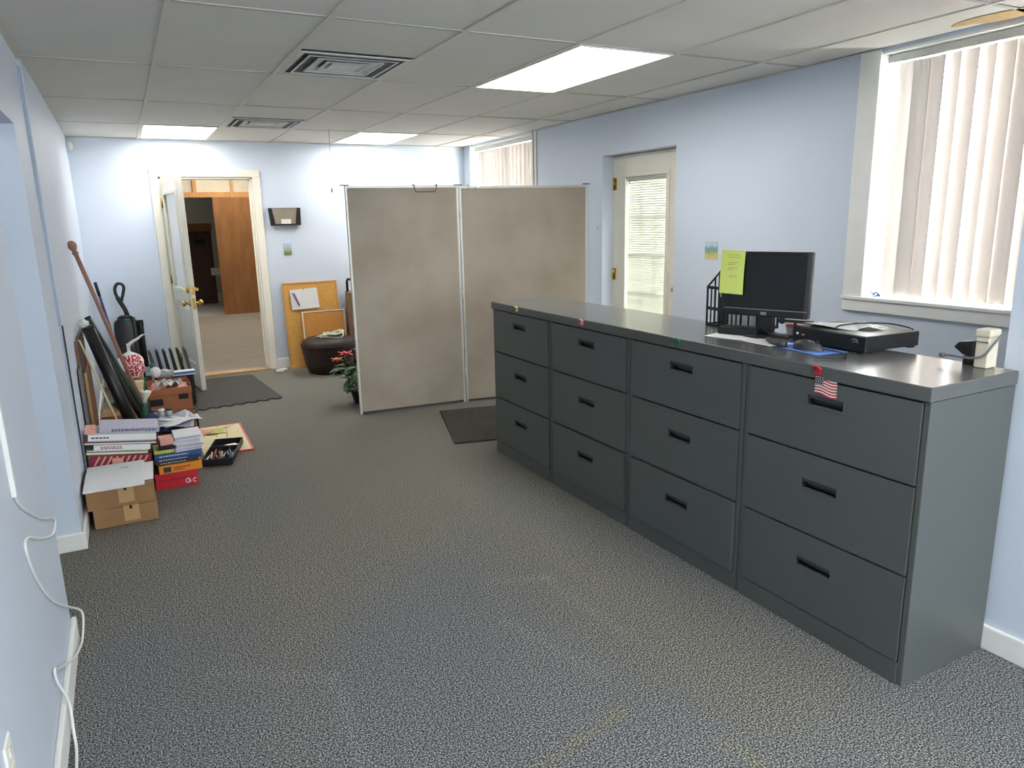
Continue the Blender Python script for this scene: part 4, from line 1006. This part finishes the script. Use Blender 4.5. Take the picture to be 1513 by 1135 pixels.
# jars
for i,(x,y,lab) in enumerate(((.055,5.055,'small clear jar with grey lid behind the navy cloth'),(.10,5.06,'second small jar, right of the first'),(.145,5.055,'third small jar, nearest the brown carton'))):
    t=thing('glass_jar',lab,'jar',(x,y,.255),0,'small jars behind the navy cloth'); z0=.03
    part(MB().lathe([(.018,.0),(.021,.004),(.021,.045),(.016,.055),(.016,.06)],(0,0,z0),14),'jar','silver',t,world=False); part(MB().lathe([(.019,.06),(.019,.07),(.001,.072)],(0,0,z0),14),'lid','paper' if i%2 else 'darkgreen',t,world=False)
    part(MB().lathe([(.02,0),(.02,z0)],(0,0,0),10),'stand','darkgrey',t,world=False)
# wire basket
t=thing('wire_basket','small black wire basket on the carpet beside the brown carton','basket',(.295,5.77,0))
x0,x1,y0,y1,h_=.225,.350,5.68,5.86,.15; mb=MB()
for z in (.006,.05,.10,h_): mb.tube([(x0,y0,z),(x1,y0,z),(x1,y1,z),(x0,y1,z)],.0022,5,1,closed=True)
part(mb,'hoops','blackmatte',t)
mb=MB()
for i in range(9): 
    x=x0+(x1-x0)*i/8
    for y in (y0,y1): mb.tube([(x,y,.006),(x,y,h_)],.0016,5,1)
    mb.tube([(x,y0,.006),(x,y1,.006)],.0016,5,1)
for i in range(1,9):
    y=y0+(y1-y0)*i/9
    for x in (x0,x1): mb.tube([(x,y,.006),(x,y,h_)],.0016,5,1)
part(mb,'wires','blackmatte',t,kind='stuff')
tag(build(MB().ball((.288,5.77,.06),.045,noise=.06,sq=(1,1.4,1)),'crumpled_bag','darkred'),'crumpled dark red bag inside the wire basket','bag')
# open reddish carton
t=thing('open_carton','open reddish brown carton with black label, full of papers','box',(.20,6.30,0.001),.03)
w_,l_,h_=.152,.13,.262
part(MB().box(-w_,w_,-l_,-l_+.005,0,h_).box(-w_,w_,l_-.005,l_,0,h_+.03).box(-w_,-w_+.005,-l_,l_,0,h_).box(w_-.005,w_,-l_,l_,0,h_+.02).box(-w_,w_,-l_,l_,0,.004),'body','card2',t,world=False)
part(MB().box(.055,.125,-l_-.001,-l_+.001,.165,.205),'label','blackmatte',t,world=False); part(MB().box(-w_+.002,-.06,-l_-.0015,-l_+.001,.13,.185),'hand_slot','blackmatte',t,world=False)
part(MB().box(-w_-.002,w_+.002,-l_-.006,-l_,h_-.05,h_,T=Matrix.Translation((0,-.006,0))),'front_flap','card2',t,world=False,bevel=.001)
t=thing('carton_papers','rumpled papers and plastic filling the reddish carton','papers',(.20,6.30,.2),.03)
part(MB().sheet(lambda u,v: Vector((-.14+.28*u,-.12+.24*v,.035+.04*mn.noise(Vector((u*5,v*5,9)))+.02*math.sin(u*9))),24,20),'papers','salmon',t,world=False)
part(MB().sheet(lambda u,v: Vector((-.10+.20*u,-.04+.14*v,.075+.05*mn.noise(Vector((u*6,v*6,4))))),20,16),'plastic','silver',t,world=False)
# black file rack with upright dividers
t=thing('file_rack','black file rack with five upright pointed dividers by the door','rack',(.27,6.76,0.001))
part(MB().box(.115,.415,6.64,6.88,.001,.27),'case','blackmatte',t,bevel=.004)
for i in range(6):
    x=.118+.054*i; g=i in(5,0)
    part(MB().prism([(0,0),(.028,0),(.018,.20),(.006,.222),(-.006,.205)],-.06,.06,T=Matrix.Translation((x,6.80,.262))@Matrix(((1,-.10,0,0),(0,0,1,0),(0,1,0,0),(0,0,0,1)))),'divider','darkgrey' if g else 'blackmatte',t,bevel=.002)
t=thing('blue_box','flat blue and white box lying on the front of the file rack','box',(.33,6.67,.272),.03)
part(MB().box(-.105,.095,-.05,.03,0,.030),'body','blue',t,world=False,bevel=.002); part(MB().box(-.108,.098,-.053,.033,-.0005,.008).box(-.108,.098,-.053,.033,.030,.034),'rim','paper',t,world=False,bevel=.001)
tag(build(MB().ball((.19,6.56,.31),.045,noise=.12,sq=(1.6,.9,.9)),'plastic_wrap','silver'),'crinkled clear plastic wrap beside the blue box','plastic')
tag(build(MB().ball((.125,6.50,.34),.035,noise=.12,sq=(1.1,.9,1.3)),'plastic_wrap','paper'),'white crumpled plastic at the left of the carton','plastic')
tag(build(MB().ball((.105,6.52,.395),.016,noise=.05,sq=(1.2,.9,1.3)),'bottle_cap','green'),'small green cap on the crumpled white plastic','cap')
# carton and shopping bag
crate('cardboard_box','brown carton at the wall that holds the shopping bag',-.20,.035,6.33,6.58,.001,.33,tape=False,slot=False)
t=thing('shopping_bag','white plastic shopping bag with red print on the carton','bag',(-.045,6.42,.332))
def bag(u,v):
    a=2*PI*u; r=(.102*math.sin(PI*min(1,v*1.15+.12))**.6 if v<.8 else .102*math.sin(PI*(min(1,.8*1.15+.12)))**.6*(1-(v-.8)*3.5)); r=max(r,.012)
    k=1+.16*mn.noise(Vector((math.cos(a)*2,math.sin(a)*2,v*4)))
    return Vector((r*k*math.cos(a),r*k*.8*math.sin(a),.005+.27*v))
mb=MB(); mb.sheet(bag,90,40)
mb.bm.faces.ensure_lookup_table()
for f in mb.bm.faces:
    c=f.calc_center_median()
    if c.y<-.01 and -.05<c.x and .02<c.z<.19 and (mn.noise(Vector((c.x*80,c.z*80,5)))>-.08): f.material_index=1
part(mb,'bag_body',['paper','red'],t,world=False)
part(MB().tube([(.0,0,.26),(.03,0,.285),(.075,0,.31),(.11,0,.335),(.135,0,.335)],lambda s:.015*(1-.75*s),7,4),'tied_handle','paper',t,world=False)
tag(build(MB().ball((-.13,6.36,.37),.04,noise=.1,sq=(1.2,.9,1.1)),'crumpled_bag','red'),'small crumpled red bag left of the shopping bag','bag')
t=thing('cream_packet','cream paper packet standing below the shopping bag','packet',(.0,6.27,.0))
part(MB().box(-.045,.03,6.245,6.30,.0,.33),'packet','cream',t,bevel=.004); part(MB().box(-.046,.031,6.243,6.247,.14,.2),'print_band','tealbook',t)
crate('cardboard_box','low brown carton behind the leaning tubes',-.27,-.04,5.72,5.98,.001,.20,tape=False,slot=False)
tag(build(MB().ball((-.12,5.95,.235),.06,noise=.12,sq=(1.3,1,.65)),'dark_cloth','darkgreen'),'dark green cloth bundle behind the leaning tubes','cloth')
tag(build(MB().ball((-.035,5.86,.225),.045,noise=.12,sq=(1.2,1,.7)),'tan_cloth','cream'),'small tan cloth bundle beside the dark green cloth','cloth')
# green folded umbrella
t=thing('folded_umbrella','green folded umbrella with white cone handle in the clutter','umbrella',(.01,5.34,0))
part(MB().tube([(.02,5.34,.0),(-.01,5.34,.16),(.0,5.34,.27),(.012,5.34,.35)],lambda s:.012+.012*math.sin(PI*s),8,4),'canopy','green',t)
part(MB().lathe([(.010,0),(.016,.03),(.034,.075),(.038,.085),(.030,.088)],(.012,5.34,.345),14,rotm(ry=.18)),'handle_cone','oldwhite',t)
part(MB().cyl((.02,5.34,.42),(.035,5.345,.52),.006,n=8),'shaft','green',t)
# leaning tubes, poles and boards (from pixel positions: foot on the floor, head towards the wall)
def leaner(name,label,cat,foot,head,r,m,tip=None,tipm=None,n=16,group=None,r1=None):
    t=thing(name,label,cat,foot,0,group)
    part(MB().cyl(foot,head,r,r1 or r,n),'shaft',m,t)
    if tip: tip(t,Vector(foot),Vector(head))
    return t
def cap(m,r,l):
    def fn(t,f,h):
        d=(h-f).normalized(); part(MB().cyl(h-d*l,h+d*.003,r,n=16),'end_cap',m,t)
    return fn
leaner('leaning_tube','thick black tube leaning on the left wall, widest of the bundle','tube',(-.020,5.16,.035),(-.243,5.20,.900),.036,'black',cap('blackmatte',.0365,.012))
leaner('leaning_tube','medium dark tube directly right of the thick black tube','tube',(.055,5.48,.02),(-.268,5.60,.885),.020,'blackmatte')
leaner('leaning_tube','thin dark green tube, rightmost of the leaning bundle','tube',(.085,5.62,.02),(-.262,5.76,.905),.020,'darkgreen',cap('blackmatte',.0205,.01))
leaner('wood_strip','narrow pale wood strip leaning left of the thick black tube','strip',(-.070,5.02,.01),(-.290,5.04,.845),.007,'cream',n=4)
leaner('wood_strip','narrow pale strip leaning between the dark tubes','strip',(.02,5.55,.01),(-.265,5.68,.86),.006,'cream',n=4)
def finial(t,f,h):
    d=(h-f).normalized(); T=d.to_track_quat('Z','Y').to_matrix().to_4x4()
    part(MB().lathe([(.014,-.01),(.020,.0),(.020,.012),(.013,.02),(.022,.035),(.030,.055),(.028,.075),(.015,.09),(.001,.094)],h,16,T),'finial','pole',t)
leaner('wooden_pole','long reddish wooden pole with round finial leaning on the left wall','pole',(.035,6.17,.01),(-.278,5.86,1.33),.0145,'pole',finial)
leaner('dark_rod','thin dark rod leaning behind the wooden pole','rod',(-.07,7.28,.005),(-.235,7.30,1.04),.011,'navy',cap('blackmatte',.013,.12),n=10)
tag(build(MB().ball((-.272,5.36,.905),.034,noise=.22,sq=(.9,1.6,.8)),'white_cloth','paper'),'small white crumpled cloth on top of the leaning tubes','cloth')
t=thing('brown_board','dark brown board standing flat against the left wall behind the tubes','board',(-.29,5.35,0))
part(B(-.314,-.301,4.99,5.75,.001,.84),'board','darkwood',t,bevel=.002); part(MB().box(-.3145,-.299,4.975,4.989,.001,.845),'edge_strip','wood',t)
t=thing('brown_board','shorter brown wooden board in front of the dark one','board',(-.255,5.42,0))
part(MB().box(-.298,-.284,5.15,5.70,.001,.62),'board','wood',t,bevel=.002); part(MB().box(-.2985,-.283,5.138,5.149,.001,.625),'edge_strip','tape',t)
t=thing('grey_board','thin grey board against the wall nearest the magazine pile','board',(-.295,4.92,0)); part(B(-.308,-.296,4.82,4.975,.001,.70),'board','greycable',t,bevel=.001)
# vacuum cleaner
t=thing('vacuum_cleaner','black upright vacuum cleaner with loop handle in the back left corner','vacuum',(-.035,7.55,0))
def body(u,v):
    a=2*PI*u; z=.16+.53*v; w_=.105*(1-.25*max(0,v-.8)*4*.6)*(1 if v<.97 else .6); d_=.10*(1-.3*v)
    return Vector((-.045+w_*math.copysign(abs(math.cos(a))**.6,math.cos(a)),7.58+d_*math.copysign(abs(math.sin(a))**.6,math.sin(a)),z))
mb=MB().sheet(body,28,14); mb.lathe([(.07,0),(.04,.02),(.001,.024)],(-.045,7.58,.69),20,None,1,.7); part(mb,'dust_bag_housing','black',t)
part(MB().box(-.17,.11,7.40,7.68,.012,.11).box(-.12,.06,7.50,7.66,.11,.20),'floor_head','blackmatte',t,bevel=.02,seg=3)
part(MB().box(.015,.035,7.47,7.50,.22,.70),'side_tube','darkgrey',t,bevel=.004); part(MB().cyl((.075,7.55,.22),(.075,7.55,.66),.022,n=14),'hose','blackmatte',t)
part(MB().box(.055,.10,7.53,7.57,.60,.66).box(.06,.095,7.53,7.57,.36,.40),'cord_hook','blackmatte',t,bevel=.003)
part(MB().tube([(-.02,7.58,.68),(-.035,7.58,.76),(-.06,7.58,.82),(-.085,7.58,.88)],.020,10,4),'handle_stem','black',t)
part(MB().tube([(-.062,7.58,.84),(-.092,7.58,.90),(-.095,7.58,.96),(-.070,7.58,1.0),(-.035,7.58,.995),(-.022,7.58,.965),(-.032,7.58,.92),(-.046,7.58,.875)],.014,10,5,closed=True),'handle_loop','black',t)
part(MB().ball((-.035,7.505,.672),.018,sq=(1.3,.5,.6)),'green_button','green',t,label='bright green button'); 
for s in (-.16,.10): part(MB().cyl((s-.012,7.64,.03),(s+.012,7.64,.03),.03,n=16),'wheel','darkgrey',t)
# cream game board and pen tray on the carpet
t=thing('cream_board','cream board with red border lying on the carpet','board',(.49,5.40,.001),-.02)
part(MB().box(-.165,.150,-.375,.385,0,.008),'board','cream',t,world=False)
part(MB().box(.138,.152,-.377,.387,-.0005,.010).box(-.167,.138,-.377,-.366,-.0005,.010).box(-.167,.138,.376,.387,-.0005,.010),'border','red',t,world=False,bevel=.001,label='red border')
mb=MB()
for a,b in (((-.02,.36),(-.05,.05)),((.04,.34),(.02,.02)),((.10,.35),(-.12,.20)),((-.12,.30),(.06,.28))): mb.tube([(a[0],a[1],.0085),(b[0],b[1],.0085)],.002,4,1)
part(mb,'red_lines','redink',t,world=False)
paper('torn_leaflet','torn pinkish leaflet at the left corner of the cream board','leaflet',(.365,5.63,.012),.5,.10,.16,'salmon',curl=.015)
paper('torn_leaflet','lime and grey leaflet lying on the cream board','leaflet',(.45,5.60,.013),.1,.13,.13,'lime',curl=.008)
t=thing('pen_tray','black drawer tray full of pens on the carpet','tray',(.437,5.00,.012),math.radians(-16))
w_,l_,h_=.092,.235,.042
part(MB().box(-w_,w_,-l_,l_,0,.003),'base','blackmatte',t,world=False)
part(MB().box(-w_,w_,-l_,-l_+.004,0,h_).box(-w_,w_,l_-.004,l_,0,h_).box(-w_,-w_+.004,-l_,l_,0,h_).box(w_-.004,w_,-l_,l_,0,h_),'rim','black',t,world=False,bevel=.001)
part(MB().box(-w_,w_,.08,.084,0,h_*.8).box(-.03,-.027,-l_,.08,0,h_*.7).box(.03,.033,-l_,.08,0,h_*.7),'divider','blackmatte',t,world=False)
Rq=random.Random(21)
pens=[('paper','white pen in the black tray'),('cream','cream pencil in the black tray'),('red','red pen in the black tray'),('steel','silver pen in the black tray'),('lime','lime marker in the black tray'),('salmon','pink marker in the black tray'),('paper','thick white marker in the black tray'),('steel','thin metal ruler pen in the black tray'),('blue','blue pen in the black tray'),('lilac','lilac crayon in the black tray')]
TT=root_mw(t)
for i,(m_,lab) in enumerate(pens):
    x=-.075+.0165*i; y=Rq.uniform(-.12,-.04); a=Rq.uniform(-.25,.25); L=Rq.uniform(.05,.07)
    p=TT@Vector((x-L*math.sin(a),y-L*math.cos(a),.018+.006*(i%2))); q=TT@Vector((x+L*math.sin(a),y+L*math.cos(a),.016+.012*(i%3)))
    pt=thing('pen',lab,'pen',p,0,'pens in the black tray'); d=(q-p)
    part(MB().cyl(p,p+d*.86,.0048,n=8),'barrel',m_,pt); part(MB().cyl(p+d*.86,q,.0048,.0012,n=8),'tip','blackmatte',pt)
tag(build(MB().box(-.045,.035,-.03,.03,0,.012,T=TT@Matrix.Translation((.03,.15,.006))@rotm(rz=.6)),'metal_tin','steel',bevel=.003),'flat silver tin in the far end of the black tray','tin')
bpy.context.view_layer.update()
